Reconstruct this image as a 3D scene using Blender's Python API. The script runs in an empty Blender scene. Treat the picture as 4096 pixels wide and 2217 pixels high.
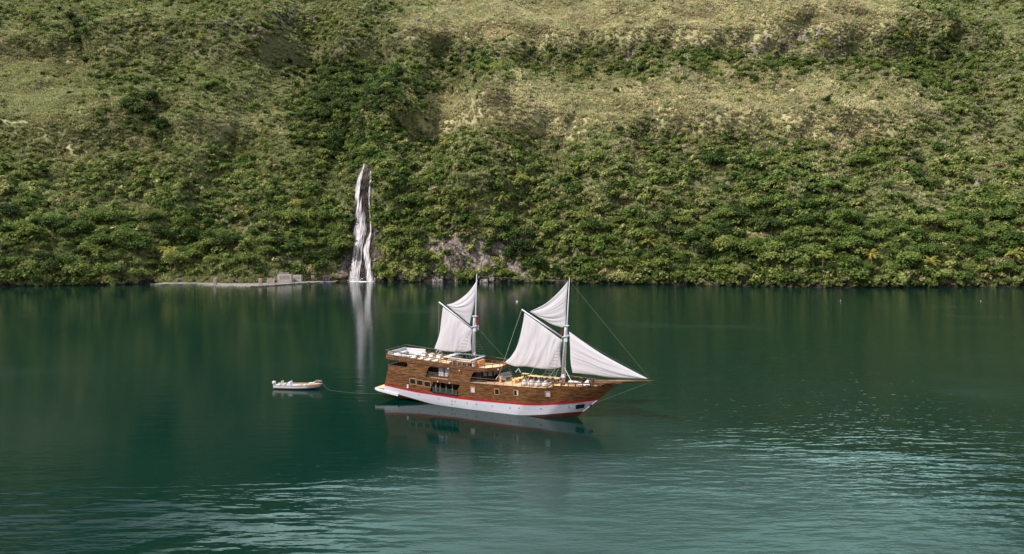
import bpy, bmesh, math, random
import numpy as np
from mathutils import Vector, Matrix, Euler
from mathutils.geometry import tessellate_polygon
random.seed(7); rng = np.random.default_rng(7)
C = bpy.context.scene.collection
R = math.radians
# ---------------------------------------------------------------- camera, sky, sun, exposure
F, VH, CH = 2730.0, 955.0, 24.0          # focal length in photo px, horizon row, camera height (m)
sc = bpy.context.scene
cd = bpy.data.cameras.new("camera"); cd.sensor_width = 36.0; cd.lens = 36.0 * F / 4096.0
cd.clip_start = 0.5; cd.clip_end = 4000.0
cam = bpy.data.objects.new("camera", cd); C.objects.link(cam)
PITCH = -math.atan((1108.5 - VH) / F)
cam.location = (0, 0, CH); cam.rotation_euler = (math.pi / 2 + PITCH, 0, 0)
sc.camera = cam
SUN_AZ, SUN_EL = R(238), R(46)           # azimuth clockwise from +Y (north)
w = bpy.data.worlds.new("World"); sc.world = w; w.use_nodes = True
nt = w.node_tree; nt.nodes.clear()
out = nt.nodes.new("ShaderNodeOutputWorld")
sky = nt.nodes.new("ShaderNodeTexSky"); sky.sky_type = 'NISHITA'; sky.sun_disc = False
sky.sun_elevation = SUN_EL; sky.sun_rotation = SUN_AZ
b1 = nt.nodes.new("ShaderNodeBackground"); b1.inputs[1].default_value = 0.09
b2 = nt.nodes.new("ShaderNodeBackground"); b2.inputs[0].default_value = (0.80, 0.95, 1.0, 1); b2.inputs[1].default_value = 1.0
tc = nt.nodes.new("ShaderNodeTexCoord"); nz = nt.nodes.new("ShaderNodeTexNoise")
nz.inputs['Scale'].default_value = 2.2; nz.inputs['Detail'].default_value = 6
rp = nt.nodes.new("ShaderNodeValToRGB"); rp.color_ramp.elements[0].position = .36; rp.color_ramp.elements[1].position = .58
mx = nt.nodes.new("ShaderNodeMixShader"); L = nt.links.new
dt = nt.nodes.new("ShaderNodeVectorMath"); dt.operation = 'DOT_PRODUCT'; dt.inputs[1].default_value = Vector((.22, .80, .58)).normalized()   # extra cloud brightness added out of view over the hills, for the water sheen
L(tc.outputs['Generated'], dt.inputs[0]); mrw = nt.nodes.new("ShaderNodeMapRange"); mrw.interpolation_type = 'SMOOTHSTEP'; mrw.inputs[1].default_value = .70; mrw.inputs[2].default_value = .97; mrw.inputs[3].default_value = .75; mrw.inputs[4].default_value = 6.0
L(dt.outputs['Value'], mrw.inputs[0]); L(mrw.outputs[0], b2.inputs[1])
mrc = nt.nodes.new("ShaderNodeMapRange"); mrc.inputs[1].default_value = .65; mrc.inputs[2].default_value = .9; L(dt.outputs['Value'], mrc.inputs[0])
mcl = nt.nodes.new("ShaderNodeMix"); mcl.data_type = 'RGBA'; L(mrc.outputs[0], mcl.inputs[0]); mcl.inputs[6].default_value = (.92, .95, 1.0, 1); mcl.inputs[7].default_value = (.62, .97, .93, 1); L(mcl.outputs[2], b2.inputs[0])  # teal tint put into the added bright sky to colour the lake's sheen
L(tc.outputs['Generated'], nz.inputs['Vector']); L(nz.outputs['Fac'], rp.inputs[0]); L(sky.outputs[0], b1.inputs[0])
L(rp.outputs[0], mx.inputs[0]); L(b1.outputs[0], mx.inputs[1]); L(b2.outputs[0], mx.inputs[2]); L(mx.outputs[0], out.inputs[0])
ld = bpy.data.lights.new("sun", 'SUN'); ld.energy = 4.6; ld.angle = R(1.5); ld.color = (1.0, 0.955, 0.89)
lo = bpy.data.objects.new("sun", ld); C.objects.link(lo)
to_sun = Vector((math.sin(SUN_AZ) * math.cos(SUN_EL), math.cos(SUN_AZ) * math.cos(SUN_EL), math.sin(SUN_EL)))
lo.rotation_euler = to_sun.to_track_quat('Z', 'Y').to_euler(); lo.location = (-60, -60, 120)
sc.view_settings.view_transform = 'Standard'; sc.view_settings.look = 'None'
sc.view_settings.exposure = 0.34; sc.view_settings.gamma = 1.0
sc.cycles.max_bounces = 5; sc.cycles.diffuse_bounces = 2; sc.cycles.glossy_bounces = 2
sc.cycles.transparent_max_bounces = 8; sc.cycles.use_denoising = True

# ---------------------------------------------------------------- helpers
def tag(o, label=None, cat=None, group=None, kind=None):
    for k, v in (('label', label), ('category', cat), ('group', group), ('kind', kind)):
        if v: o[k] = v
    return o
def empty(name, loc=(0, 0, 0), rz=0.0):
    o = bpy.data.objects.new(name, None); C.objects.link(o); o.location = loc; o.rotation_euler = (0, 0, rz); return o
class MB:
    def __init__(s): s.v = []; s.f = []
    def add(s, vs, fs):
        n = len(s.v); s.v += [tuple(map(float, p)) for p in vs]; s.f += [tuple(i + n for i in f) for f in fs]; return s
    def box(s, c, d, rz=0.0, ry=0.0, rx=0.0):
        M = Euler((rx, ry, rz)).to_matrix(); x, y, z = d[0] / 2, d[1] / 2, d[2] / 2
        P = [Vector(c) + M @ Vector(p) for p in ((-x, -y, -z), (x, -y, -z), (x, y, -z), (-x, y, -z), (-x, -y, z), (x, -y, z), (x, y, z), (-x, y, z))]
        return s.add(P, [(0, 3, 2, 1), (4, 5, 6, 7), (0, 1, 5, 4), (1, 2, 6, 5), (2, 3, 7, 6), (3, 0, 4, 7)])
    def tube(s, pts, r, n=6, caps=True):
        pts = [Vector(p) for p in pts]; rs = r if isinstance(r, (list, tuple)) else [r] * len(pts); V = []
        for i, p in enumerate(pts):
            t = (pts[min(i + 1, len(pts) - 1)] - pts[max(i - 1, 0)]).normalized()
            u = t.cross(Vector((0, 0, 1))) if abs(t.z) < .95 else t.cross(Vector((1, 0, 0))); u.normalize(); w_ = t.cross(u)
            V += [p + (u * math.cos(a) + w_ * math.sin(a)) * rs[i] for a in (2 * math.pi * k / n for k in range(n))]
        Fc = [(i * n + k, i * n + (k + 1) % n, (i + 1) * n + (k + 1) % n, (i + 1) * n + k) for i in range(len(pts) - 1) for k in range(n)]
        if caps: Fc += [tuple(range(n))[::-1], tuple(range((len(pts) - 1) * n, len(pts) * n))]
        return s.add(V, Fc)
    def lathe(s, prof, c=(0, 0, 0), n=12, sx=1, sy=1):
        V = [(c[0] + r * math.cos(2 * math.pi * k / n) * sx, c[1] + r * math.sin(2 * math.pi * k / n) * sy, c[2] + z) for r, z in prof for k in range(n)]
        m = len(prof)
        Fc = [(i * n + k, i * n + (k + 1) % n, (i + 1) * n + (k + 1) % n, (i + 1) * n + k) for i in range(m - 1) for k in range(n)]
        Fc += [tuple(range(n))[::-1], tuple(range((m - 1) * n, m * n))]
        return s.add(V, Fc)
    def prism(s, poly, z0, z1):
        """poly: list of (x,y); z0,z1 numbers or functions of (x,y)"""
        f0 = z0 if callable(z0) else (lambda x, y: z0); f1 = z1 if callable(z1) else (lambda x, y: z1); n = len(poly)
        V = [(x, y, f0(x, y)) for x, y in poly] + [(x, y, f1(x, y)) for x, y in poly]
        return s.add(V, [tuple(range(n))[::-1], tuple(range(n, 2 * n))] + [(i, (i + 1) % n, n + (i + 1) % n, n + i) for i in range(n)])
    def build(s, name, mat, parent=None, smooth=False, bevel=0):
        me = bpy.data.meshes.new(name); me.from_pydata(s.v, [], s.f); me.materials.append(mat)
        if smooth: me.polygons.foreach_set('use_smooth', [True] * len(me.polygons))
        me.update(); o = bpy.data.objects.new(name, me); C.objects.link(o); o.parent = parent
        if bevel:
            m = o.modifiers.new('b', 'BEVEL'); m.width = bevel; m.segments = 2
        return o
def npmesh(name, V, Fq, mat, parent=None, smooth=False, link=True):
    me = bpy.data.meshes.new(name); V = np.asarray(V, np.float32); Fq = np.asarray(Fq, np.int32); k = Fq.shape[1]
    me.vertices.add(len(V)); me.vertices.foreach_set('co', V.ravel())
    me.loops.add(Fq.size); me.loops.foreach_set('vertex_index', Fq.ravel())
    me.polygons.add(len(Fq)); me.polygons.foreach_set('loop_start', np.arange(0, Fq.size, k, dtype=np.int32))
    if smooth: me.polygons.foreach_set('use_smooth', np.ones(len(Fq), bool))
    me.update(calc_edges=True); me.materials.append(mat)
    o = bpy.data.objects.new(name, me)
    if link: C.objects.link(o)
    o.parent = parent; return o
def copy_tree(o, parent=None):
    c = o.copy(); C.objects.link(c); c.parent = parent
    for ch in list(o.children): copy_tree(ch, c)
    return c

def mat(name, col, rough=.6, spec=.3, metal=0, nscale=0, namt=.0, col2=None, bump=0, stretch=None, gen='Object', transl=0, detail=5):
    m = bpy.data.materials.new(name); m.use_nodes = True; n = m.node_tree; p = n.nodes['Principled BSDF']
    p.inputs['Base Color'].default_value = (*col, 1); p.inputs['Roughness'].default_value = rough
    p.inputs['Specular IOR Level'].default_value = spec; p.inputs['Metallic'].default_value = metal
    if nscale:
        t = n.nodes.new('ShaderNodeTexCoord'); mp = n.nodes.new('ShaderNodeMapping'); z = n.nodes.new('ShaderNodeTexNoise')
        if stretch: mp.inputs['Scale'].default_value = stretch
        z.inputs['Scale'].default_value = nscale; z.inputs['Detail'].default_value = detail; z.inputs['Roughness'].default_value = .65
        n.links.new(t.outputs[gen], mp.inputs[0]); n.links.new(mp.outputs[0], z.inputs['Vector'])
        r = n.nodes.new('ShaderNodeValToRGB'); r.color_ramp.elements[0].position = .5 - .5 * (1 - namt) * .6 - .05; r.color_ramp.elements[1].position = .5 + .5 * (1 - namt) * .6 + .05
        r.color_ramp.elements[0].color = (*col, 1); r.color_ramp.elements[1].color = (*(col2 or col), 1)
        n.links.new(z.outputs['Fac'], r.inputs[0]); n.links.new(r.outputs[0], p.inputs['Base Color'])
        if bump:
            b = n.nodes.new('ShaderNodeBump'); b.inputs['Distance'].default_value = bump; n.links.new(z.outputs['Fac'], b.inputs['Height']); n.links.new(b.outputs[0], p.inputs['Normal'])
    if transl:
        tr = n.nodes.new('ShaderNodeBsdfTranslucent'); tr.inputs[0].default_value = (*col, 1); ms = n.nodes.new('ShaderNodeMixShader'); ms.inputs[0].default_value = transl
        o = n.nodes['Material Output']; n.links.new(p.outputs[0], ms.inputs[1]); n.links.new(tr.outputs[0], ms.inputs[2]); n.links.new(ms.outputs[0], o.inputs[0])
    return m

def wood_mat(name, dark, mid, light, plank=.17):
    """stained planks: courses along Z with seams, long grain, blotchy weathering"""
    m = bpy.data.materials.new(name); m.use_nodes = True; n = m.node_tree; l = n.links.new; p = n.nodes['Principled BSDF']
    t = n.nodes.new('ShaderNodeTexCoord')
    mp = n.nodes.new('ShaderNodeMapping'); mp.inputs['Scale'].default_value = (.45, .45, 5); l(t.outputs['Object'], mp.inputs[0]); mp2 = n.nodes.new('ShaderNodeMapping'); mp2.inputs['Scale'].default_value = (.9, .9, 4.0); l(t.outputs['Object'], mp2.inputs[0])
    z = n.nodes.new('ShaderNodeTexNoise'); z.inputs['Scale'].default_value = 1.6; z.inputs['Detail'].default_value = 6; z.inputs['Roughness'].default_value = .7; l(mp.outputs[0], z.inputs['Vector'])
    z2 = n.nodes.new('ShaderNodeTexNoise'); z2.inputs['Scale'].default_value = 1.5; z2.inputs['Detail'].default_value = 5; l(mp2.outputs[0], z2.inputs['Vector'])
    ad = n.nodes.new('ShaderNodeMath'); ad.operation = 'MULTIPLY_ADD'; l(z2.outputs['Fac'], ad.inputs[0]); ad.inputs[1].default_value = .75; l(z.outputs['Fac'], ad.inputs[2])
    r = n.nodes.new('ShaderNodeValToRGB'); e = r.color_ramp.elements; e[0].position = .62; e[0].color = (*dark, 1); e[1].position = 1.05; e[1].color = (*light, 1)
    k = r.color_ramp.elements.new(.85); k.color = (*mid, 1); l(ad.outputs[0], r.inputs[0])
    sx = n.nodes.new('ShaderNodeSeparateXYZ'); l(t.outputs['Object'], sx.inputs[0])
    dv = n.nodes.new('ShaderNodeMath'); dv.operation = 'DIVIDE'; l(sx.outputs[2], dv.inputs[0]); dv.inputs[1].default_value = plank
    fr = n.nodes.new('ShaderNodeMath'); fr.operation = 'FRACT'; l(dv.outputs[0], fr.inputs[0])
    gt = n.nodes.new('ShaderNodeMath'); gt.operation = 'GREATER_THAN'; l(fr.outputs[0], gt.inputs[0]); gt.inputs[1].default_value = .84
    mx_ = n.nodes.new('ShaderNodeMix'); mx_.data_type = 'RGBA'; mx_.blend_type = 'MULTIPLY'; l(gt.outputs[0], mx_.inputs[0]); l(r.outputs[0], mx_.inputs[6]); mx_.inputs[7].default_value = (.55, .5, .5, 1)
    l(mx_.outputs[2], p.inputs['Base Color']); p.inputs['Roughness'].default_value = .55; p.inputs['Specular IOR Level'].default_value = .3
    b = n.nodes.new('ShaderNodeBump'); b.inputs['Distance'].default_value = .02; l(ad.outputs[0], b.inputs['Height']); l(b.outputs[0], p.inputs['Normal'])
    return m
def leaf_mat(name, cols, var=.35, scale=.35, transl=.32):
    """foliage: hue from a per-plant random number and a large soft noise"""
    m = bpy.data.materials.new(name); m.use_nodes = True; n = m.node_tree; l = n.links.new; p = n.nodes['Principled BSDF']
    oi = n.nodes.new('ShaderNodeObjectInfo'); r = n.nodes.new('ShaderNodeValToRGB'); e = r.color_ramp.elements
    e[0].color = (*cols[0], 1); e[1].color = (*cols[-1], 1)
    for i, c in enumerate(cols[1:-1]): q = e.new((i + 1) / (len(cols) - 1)); q.color = (*c, 1)
    l(oi.outputs['Random'], r.inputs[0])
    g = n.nodes.new('ShaderNodeNewGeometry'); z = n.nodes.new('ShaderNodeTexNoise'); z.inputs['Scale'].default_value = scale; z.inputs['Detail'].default_value = 3; l(g.outputs['Position'], z.inputs['Vector'])
    mr = n.nodes.new('ShaderNodeMapRange'); mr.inputs[1].default_value = .3; mr.inputs[2].default_value = .7; mr.inputs[3].default_value = 1.06 - var; mr.inputs[4].default_value = 1.12 + var; l(z.outputs['Fac'], mr.inputs[0])
    rv = n.nodes.new('ShaderNodeMapRange'); rv.inputs[3].default_value = .7; rv.inputs[4].default_value = 1.35; l(g.outputs['Random Per Island'], rv.inputs[0])
    mu = n.nodes.new('ShaderNodeMath'); mu.operation = 'MULTIPLY'; l(mr.outputs[0], mu.inputs[0]); l(rv.outputs[0], mu.inputs[1])
    vs = n.nodes.new('ShaderNodeVectorMath'); vs.operation = 'SCALE'; l(r.outputs[0], vs.inputs[0]); l(mu.outputs[0], vs.inputs['Scale'])
    l(vs.outputs[0], p.inputs['Base Color']); p.inputs['Roughness'].default_value = .65; p.inputs['Specular IOR Level'].default_value = .15
    tr = n.nodes.new('ShaderNodeBsdfTranslucent'); l(vs.outputs[0], tr.inputs[0]); ms = n.nodes.new('ShaderNodeMixShader'); ms.inputs[0].default_value = transl
    l(p.outputs[0], ms.inputs[1]); l(tr.outputs[0], ms.inputs[2]); l(ms.outputs[0], n.nodes['Material Output'].inputs[0])
    return m

M = {}
M['wood'] = wood_mat('stained_planks', (.040, .016, .007), (.115, .048, .017), (.205, .092, .032))
M['wood_dark'] = mat('dark_wood', (.045, .022, .012), .6, nscale=3, col2=(.10, .055, .03), namt=.3, stretch=(.4, .4, 4))
M['trim'] = mat('oak_trim', (.30, .15, .065), .5, nscale=4, col2=(.42, .23, .10), namt=.3)
M['deck'] = mat('teak_deck', (.52, .29, .14), .55, nscale=3, col2=(.68, .41, .22), namt=.2, stretch=(.3, 6, 1))
M['white'] = mat('white_paint', (.45, .45, .51), .4, nscale=1.3, col2=(.54, .54, .59), namt=.3, stretch=(.5, .5, 2.5))
M['white_dirty'] = mat('weathered_white_paint', (.47, .47, .51), .5, nscale=1.0, col2=(.56, .56, .60), namt=.3, stretch=(1, 1, .4))
M['red'] = mat('red_paint', (.42, .012, .018), .4)
M['antifoul'] = mat('antifouling', (.09, .018, .012), .5, nscale=2, col2=(.14, .03, .02))
M['glass'] = mat('dark_glass', (.012, .016, .024), .08, .5)
M['curtain'] = mat('curtain', (.30, .36, .50), .7, nscale=14, col2=(.55, .60, .72), namt=.6, stretch=(1, 1, .05))
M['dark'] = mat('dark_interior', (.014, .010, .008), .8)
M['cabin'] = mat('cabin_panels', (.014, .010, .009), .8, .1)
M['rope'] = mat('rope', (.50, .46, .38), .8)
M['wire'] = mat('rigging_wire', (.16, .18, .15), .6)
M['rung'] = mat('tarred_rung', (.16, .12, .12), .8)
M['cushion'] = mat('white_cushion', (.45, .42, .43), .85, nscale=2, col2=(.54, .50, .51), bump=.02)
M['pinewood'] = mat('light_wood', (.58, .30, .09), .5, nscale=5, col2=(.72, .42, .16), stretch=(.3, 3, 3))
M['metal'] = mat('steel', (.5, .5, .5), .3, metal=1)
M['black'] = mat('black_rubber', (.012, .012, .014), .6)
M['orange'] = mat('varnished_mahogany', (.50, .19, .05), .35, nscale=5, col2=(.62, .27, .09))
M['hullwhite'] = mat('gelcoat', (.58, .56, .62), .35)
M['stone'] = mat('quay_stone', (.10, .085, .07), .9, nscale=.7, col2=(.30, .27, .23), namt=.5, bump=.15)
M['concrete'] = mat('weathered_concrete', (.22, .19, .175), .9, nscale=.9, col2=(.46, .42, .395), namt=.4, stretch=(2.5, 2.5, .5), bump=.06)
M['redstone'] = mat('reddish_stone', (.20, .13, .11), .9, nscale=1.3, col2=(.38, .30, .27), namt=.5, bump=.05)
M['tarp'] = mat('blue_tarpaulin', (.01, .04, .13), .5, nscale=2, col2=(.015, .07, .22))
M['bark'] = mat('bark', (.10, .08, .06), .9, nscale=3, col2=(.22, .18, .14))
M['skin'] = mat('skin', (.42, .24, .16), .55)
M['shirt'] = mat('black_shirt', (.015, .016, .022), .8)
M['khaki'] = mat('beige_cloth', (.55, .44, .34), .85)
M['hair'] = mat('black_hair', (.01, .008, .007), .6)
M['flagred'] = mat('red_cloth', (.62, .03, .02), .7, transl=.3)
M['flagwhite'] = mat('white_cloth', (.8, .8, .8), .7, transl=.3)
sm = mat('sailcloth', (.61, .565, .60), .8, .1, nscale=.9, col2=(.66, .615, .645), namt=.2)
tr = sm.node_tree.nodes.new('ShaderNodeBsdfTranslucent'); tr.inputs[0].default_value = (.66, .61, .64, 1); msx = sm.node_tree.nodes.new('ShaderNodeMixShader'); msx.inputs[0].default_value = .25
sm.node_tree.links.new(sm.node_tree.nodes['Principled BSDF'].outputs[0], msx.inputs[1]); sm.node_tree.links.new(tr.outputs[0], msx.inputs[2]); sm.node_tree.links.new(msx.outputs[0], sm.node_tree.nodes['Material Output'].inputs[0])
M['sail'] = sm
M['leaf_tree'] = leaf_mat('tree_leaves', [(.040, .074, .015), (.095, .142, .028), (.165, .205, .048), (.066, .108, .020), (.23, .25, .07)])
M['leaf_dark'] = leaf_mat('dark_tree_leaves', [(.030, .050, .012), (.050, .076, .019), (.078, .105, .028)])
M['leaf_shrub'] = leaf_mat('shrub_leaves', [(.11, .135, .034), (.18, .205, .058), (.25, .26, .085), (.13, .165, .038), (.33, .33, .13), (.24, .19, .10)])
M['leaf_brown'] = leaf_mat('dry_brush_leaves', [(.16, .135, .085), (.25, .195, .15), (.19, .175, .09)])
M['leaf_palm'] = leaf_mat('palm_fronds', [(.14, .19, .035), (.22, .25, .05), (.36, .31, .07)], var=.2)
M['grass_dry'] = leaf_mat('dry_grass_blades', [(.49, .42, .235), (.57, .475, .30), (.37, .375, .17), (.45, .37, .24)], scale=.06, var=.25)
M['vine'] = leaf_mat('dry_creepers', [(.17, .14, .11), (.28, .235, .20), (.16, .16, .08)], var=.25)
M['grass_green'] = leaf_mat('green_grass_blades', [(.24, .265, .10), (.32, .325, .15), (.28, .30, .12)], scale=.06, var=.25)

# ---------------------------------------------------------------- terrain
def hsh(i, j, s): 
    h = (i * 374761393 + j * 668265263 + s * 974634777) & 0xffffffff
    h = ((h ^ (h >> 13)) * 1274126177) & 0xffffffff
    return ((h ^ (h >> 16)) & 0xffff) / 65535.0
def vnoise(x, y, s=0):
    xi = np.floor(x).astype(np.int64); yi = np.floor(y).astype(np.int64); fx = x - xi; fy = y - yi
    fx = fx * fx * (3 - 2 * fx); fy = fy * fy * (3 - 2 * fy)
    a = hsh(xi, yi, s); b = hsh(xi + 1, yi, s); c = hsh(xi, yi + 1, s); d = hsh(xi + 1, yi + 1, s)
    return (a * (1 - fx) + b * fx) * (1 - fy) + (c * (1 - fx) + d * fx) * fy - .5
def fbm(x, y, s=0, o=4):
    t = 0; a = 1.0
    for k in range(o): t = t + a * vnoise(x * 2**k, y * 2**k, s + k * 17); a *= .5
    return t
SH = np.array([(-680, 325), (-520, 330), (-420, 335), (-255, 341), (-205, 352), (-193, 365), (-176, 367), (-144, 357), (-128, 363), (-118, 373), (-108, 379), (-96, 382), (-84, 382), (-62, 379), (-6.6, 374), (34, 364), (85, 354), (156, 331), (211, 336), (255, 339), (420, 335), (520, 330), (680, 325)], float)
def shore(x): return np.interp(x, SH[:, 0], SH[:, 1]) + 1.6 * vnoise(x * .12, x * 0, 5) + .8 * vnoise(x * .45, x * 0, 6)
PQ = np.array([0, .03, .09, .2, .34, .365, .56, .585, .82, .93, 1])
PD0 = np.array([-3, 2, 13, 48, 100, 105, 199, 203, 350, 440, 560.]); PZ0 = np.array([-4, 1.6, 15, 50, 84, 104, 160, 190, 292, 318, 300.])
PD1 = np.array([-3, .8, 4, 11, 66, 71, 186, 192, 345, 440, 560.]); PZ1 = np.array([-4, 3, 22, 62, 102, 117, 174, 196, 296, 318, 300.])
def hill(x, q):
    c = np.clip(np.exp(-((x + 84) / 26.) ** 2) + .85 * np.exp(-((x + 18) / 28.) ** 2), 0, 1)
    d = np.interp(q, PQ, PD0) * (1 - c) + np.interp(q, PQ, PD1) * c
    wn = np.clip((q - .22) / .1, 0, 1) * np.clip((.80 - q) / .1, 0, 1); q2 = q + .075 * wn * fbm(x / 130., x * 0 + q * 2, 91, 3)
    z = np.interp(q2, PQ, PZ0) * (1 - c) + np.interp(q2, PQ, PZ1) * c
    zs_ = np.interp(q, [0, .03, .09, .2, .38, .57, .82, .93, 1], [-4, 1.6, 15, 50, 105, 176, 292, 318, 300.]); lm = np.clip(.8 + 1.4 * fbm(x / 75., q * 3, 95, 2), 0, 1) * (1 - c) + c; z = z * lm + zs_ * (1 - lm)
    y = shore(x) + d
    am = np.clip(z / 60., 0, 1)
    y = y + am * 60 * fbm(x / 105. + .35 * z / 100., z / 240., 3, 3)
    y = y - am * 22 * np.abs(fbm(x / 46. - z / 80., z / 150., 9, 3)) * (x > -70) - am * 14 * np.abs(fbm(x / 40., z / 120., 11, 3)) * (x <= -70)
    y = y + 16 * np.exp(-((x + 84) / 9.) ** 2) * np.clip(z / 60., 0, 1) * np.clip((95 - z) / 30, 0, 1)
    y = y + 26 * np.exp(-((x + 74 - (z - 65) * .35) / 26.) ** 2) * np.clip((z - 55) / 40., 0, 1) * np.clip((250 - z) / 60, 0, 1)
    y = y + am * 7 * fbm(x / 26. + z / 70., z / 20., 25, 3)
    y = y + np.clip(z / 8., 0, 1) * 1.6 * fbm(x / 7., z / 6., 21, 3)
    z = z + am * 7 * fbm(x / 60., q * 12, 31, 3)
    return x, y, z
def to_px(x, y, z):
    c, s = math.cos(PITCH), math.sin(PITCH); zz = z - CH; yy = y * c + zz * s; up = -y * s + zz * c
    return 2048 + F * x / yy, 1108.5 - F * up / yy
def gs(u, v, L_): 
    t = 0
    for a, b, su, sv, w_ in L_: t = t + w_ * np.exp(-((u - a) / su) ** 2 - ((v - b) / sv) ** 2)
    return t
RKB = [(1980, 240, 420, 45, .54), (2560, 230, 120, 50, .45), (3100, 160, 420, 60, .56), (3420, 330, 200, 90, .4), (2750, 600, 700, 45, .54), (3850, 300, 220, 200, .5), (950, 90, 250, 50, .54), (3300, 830, 200, 60, .35), (1200, 80, 160, 60, .4)]
GR = [(2350, 440, 420, 105, 1.2), (1880, 440, 240, 110, .9), (2850, 390, 300, 100, .9), (3250, 420, 300, 120, .8), (2000, 50, 350, 100, 1.0), (2700, 60, 600, 110, 1.15), (3400, 40, 300, 70, .7), (3250, 120, 250, 60, .5), (1850, 110, 200, 60, .7), (120, 300, 260, 130, .75), (160, 470, 330, 80, .8), (930, 470, 190, 70, .9),
      (3560, 420, 160, 120, .55), (3320, 590, 110, 70, .6), (60, 120, 60, 60, .6), (560, 60, 180, 60, .35), (1180, 30, 150, 50, .3), (700, 620, 220, 70, .35), (1250, 330, 120, 60, .2), (3350, 880, 60, 60, .25), (3000, 930, 50, 90, .35), (250, 640, 150, 60, .35), (3950, 600, 80, 100, .3), (3700, 870, 60, 60, .3)]
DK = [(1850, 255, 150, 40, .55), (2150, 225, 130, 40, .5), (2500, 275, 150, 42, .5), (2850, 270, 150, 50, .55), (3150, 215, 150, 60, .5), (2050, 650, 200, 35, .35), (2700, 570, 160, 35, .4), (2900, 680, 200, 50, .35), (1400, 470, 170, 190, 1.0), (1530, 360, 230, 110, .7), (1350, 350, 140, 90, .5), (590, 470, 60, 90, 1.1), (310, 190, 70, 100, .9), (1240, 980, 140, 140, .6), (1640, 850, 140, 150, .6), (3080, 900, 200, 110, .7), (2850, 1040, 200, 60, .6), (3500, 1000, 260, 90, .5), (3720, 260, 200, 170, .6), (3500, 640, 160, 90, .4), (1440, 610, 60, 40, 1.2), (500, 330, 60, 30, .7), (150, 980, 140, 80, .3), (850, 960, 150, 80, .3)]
RK = [(1850, 1000, 150, 75, 1.25), (1900, 1075, 180, 45, 1.2), (1815, 910, 45, 60, .9), (1620, 1100, 70, 25, .7), (1720, 1080, 40, 40, 1.0), (2050, 1000, 50, 50, .4), (1490, 900, 45, 250, 1.6), (1420, 1000, 60, 140, 1.1)]
def cls(x, y, z, v=None):
    u, v = to_px(x, y, z)
    u2 = u + 110 * fbm(u / 150., v / 90., 41, 4); v2 = v + 85 * fbm(u / 170., v / 90., 47, 4)
    g = gs(u2, v2, GR); g = g + .5 * fbm(u / 60., v / 40., 53, 3) * (g > .12) * (g < 1)
    return np.clip(g, 0, 1.2), np.clip(gs(u2, v2, DK), 0, 1.2), np.clip(gs(u2, v2, RK) + gs(u2, v2, RKB), 0, 1.5), u, v
NX, NQ = 590, 330
xs = np.linspace(-640, 640, NX); qs = np.linspace(0, 1, NQ) ** 1.25
XX, QQ = np.meshgrid(xs, qs); TX, TY, TZ = hill(XX, QQ)
G_, D_, K_, U_, V_ = cls(TX, TY, TZ)
idx = np.arange(NX * NQ).reshape(NQ, NX)
Fq = np.stack([idx[:-1, :-1], idx[:-1, 1:], idx[1:, 1:], idx[1:, :-1]], -1).reshape(-1, 4)
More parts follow.
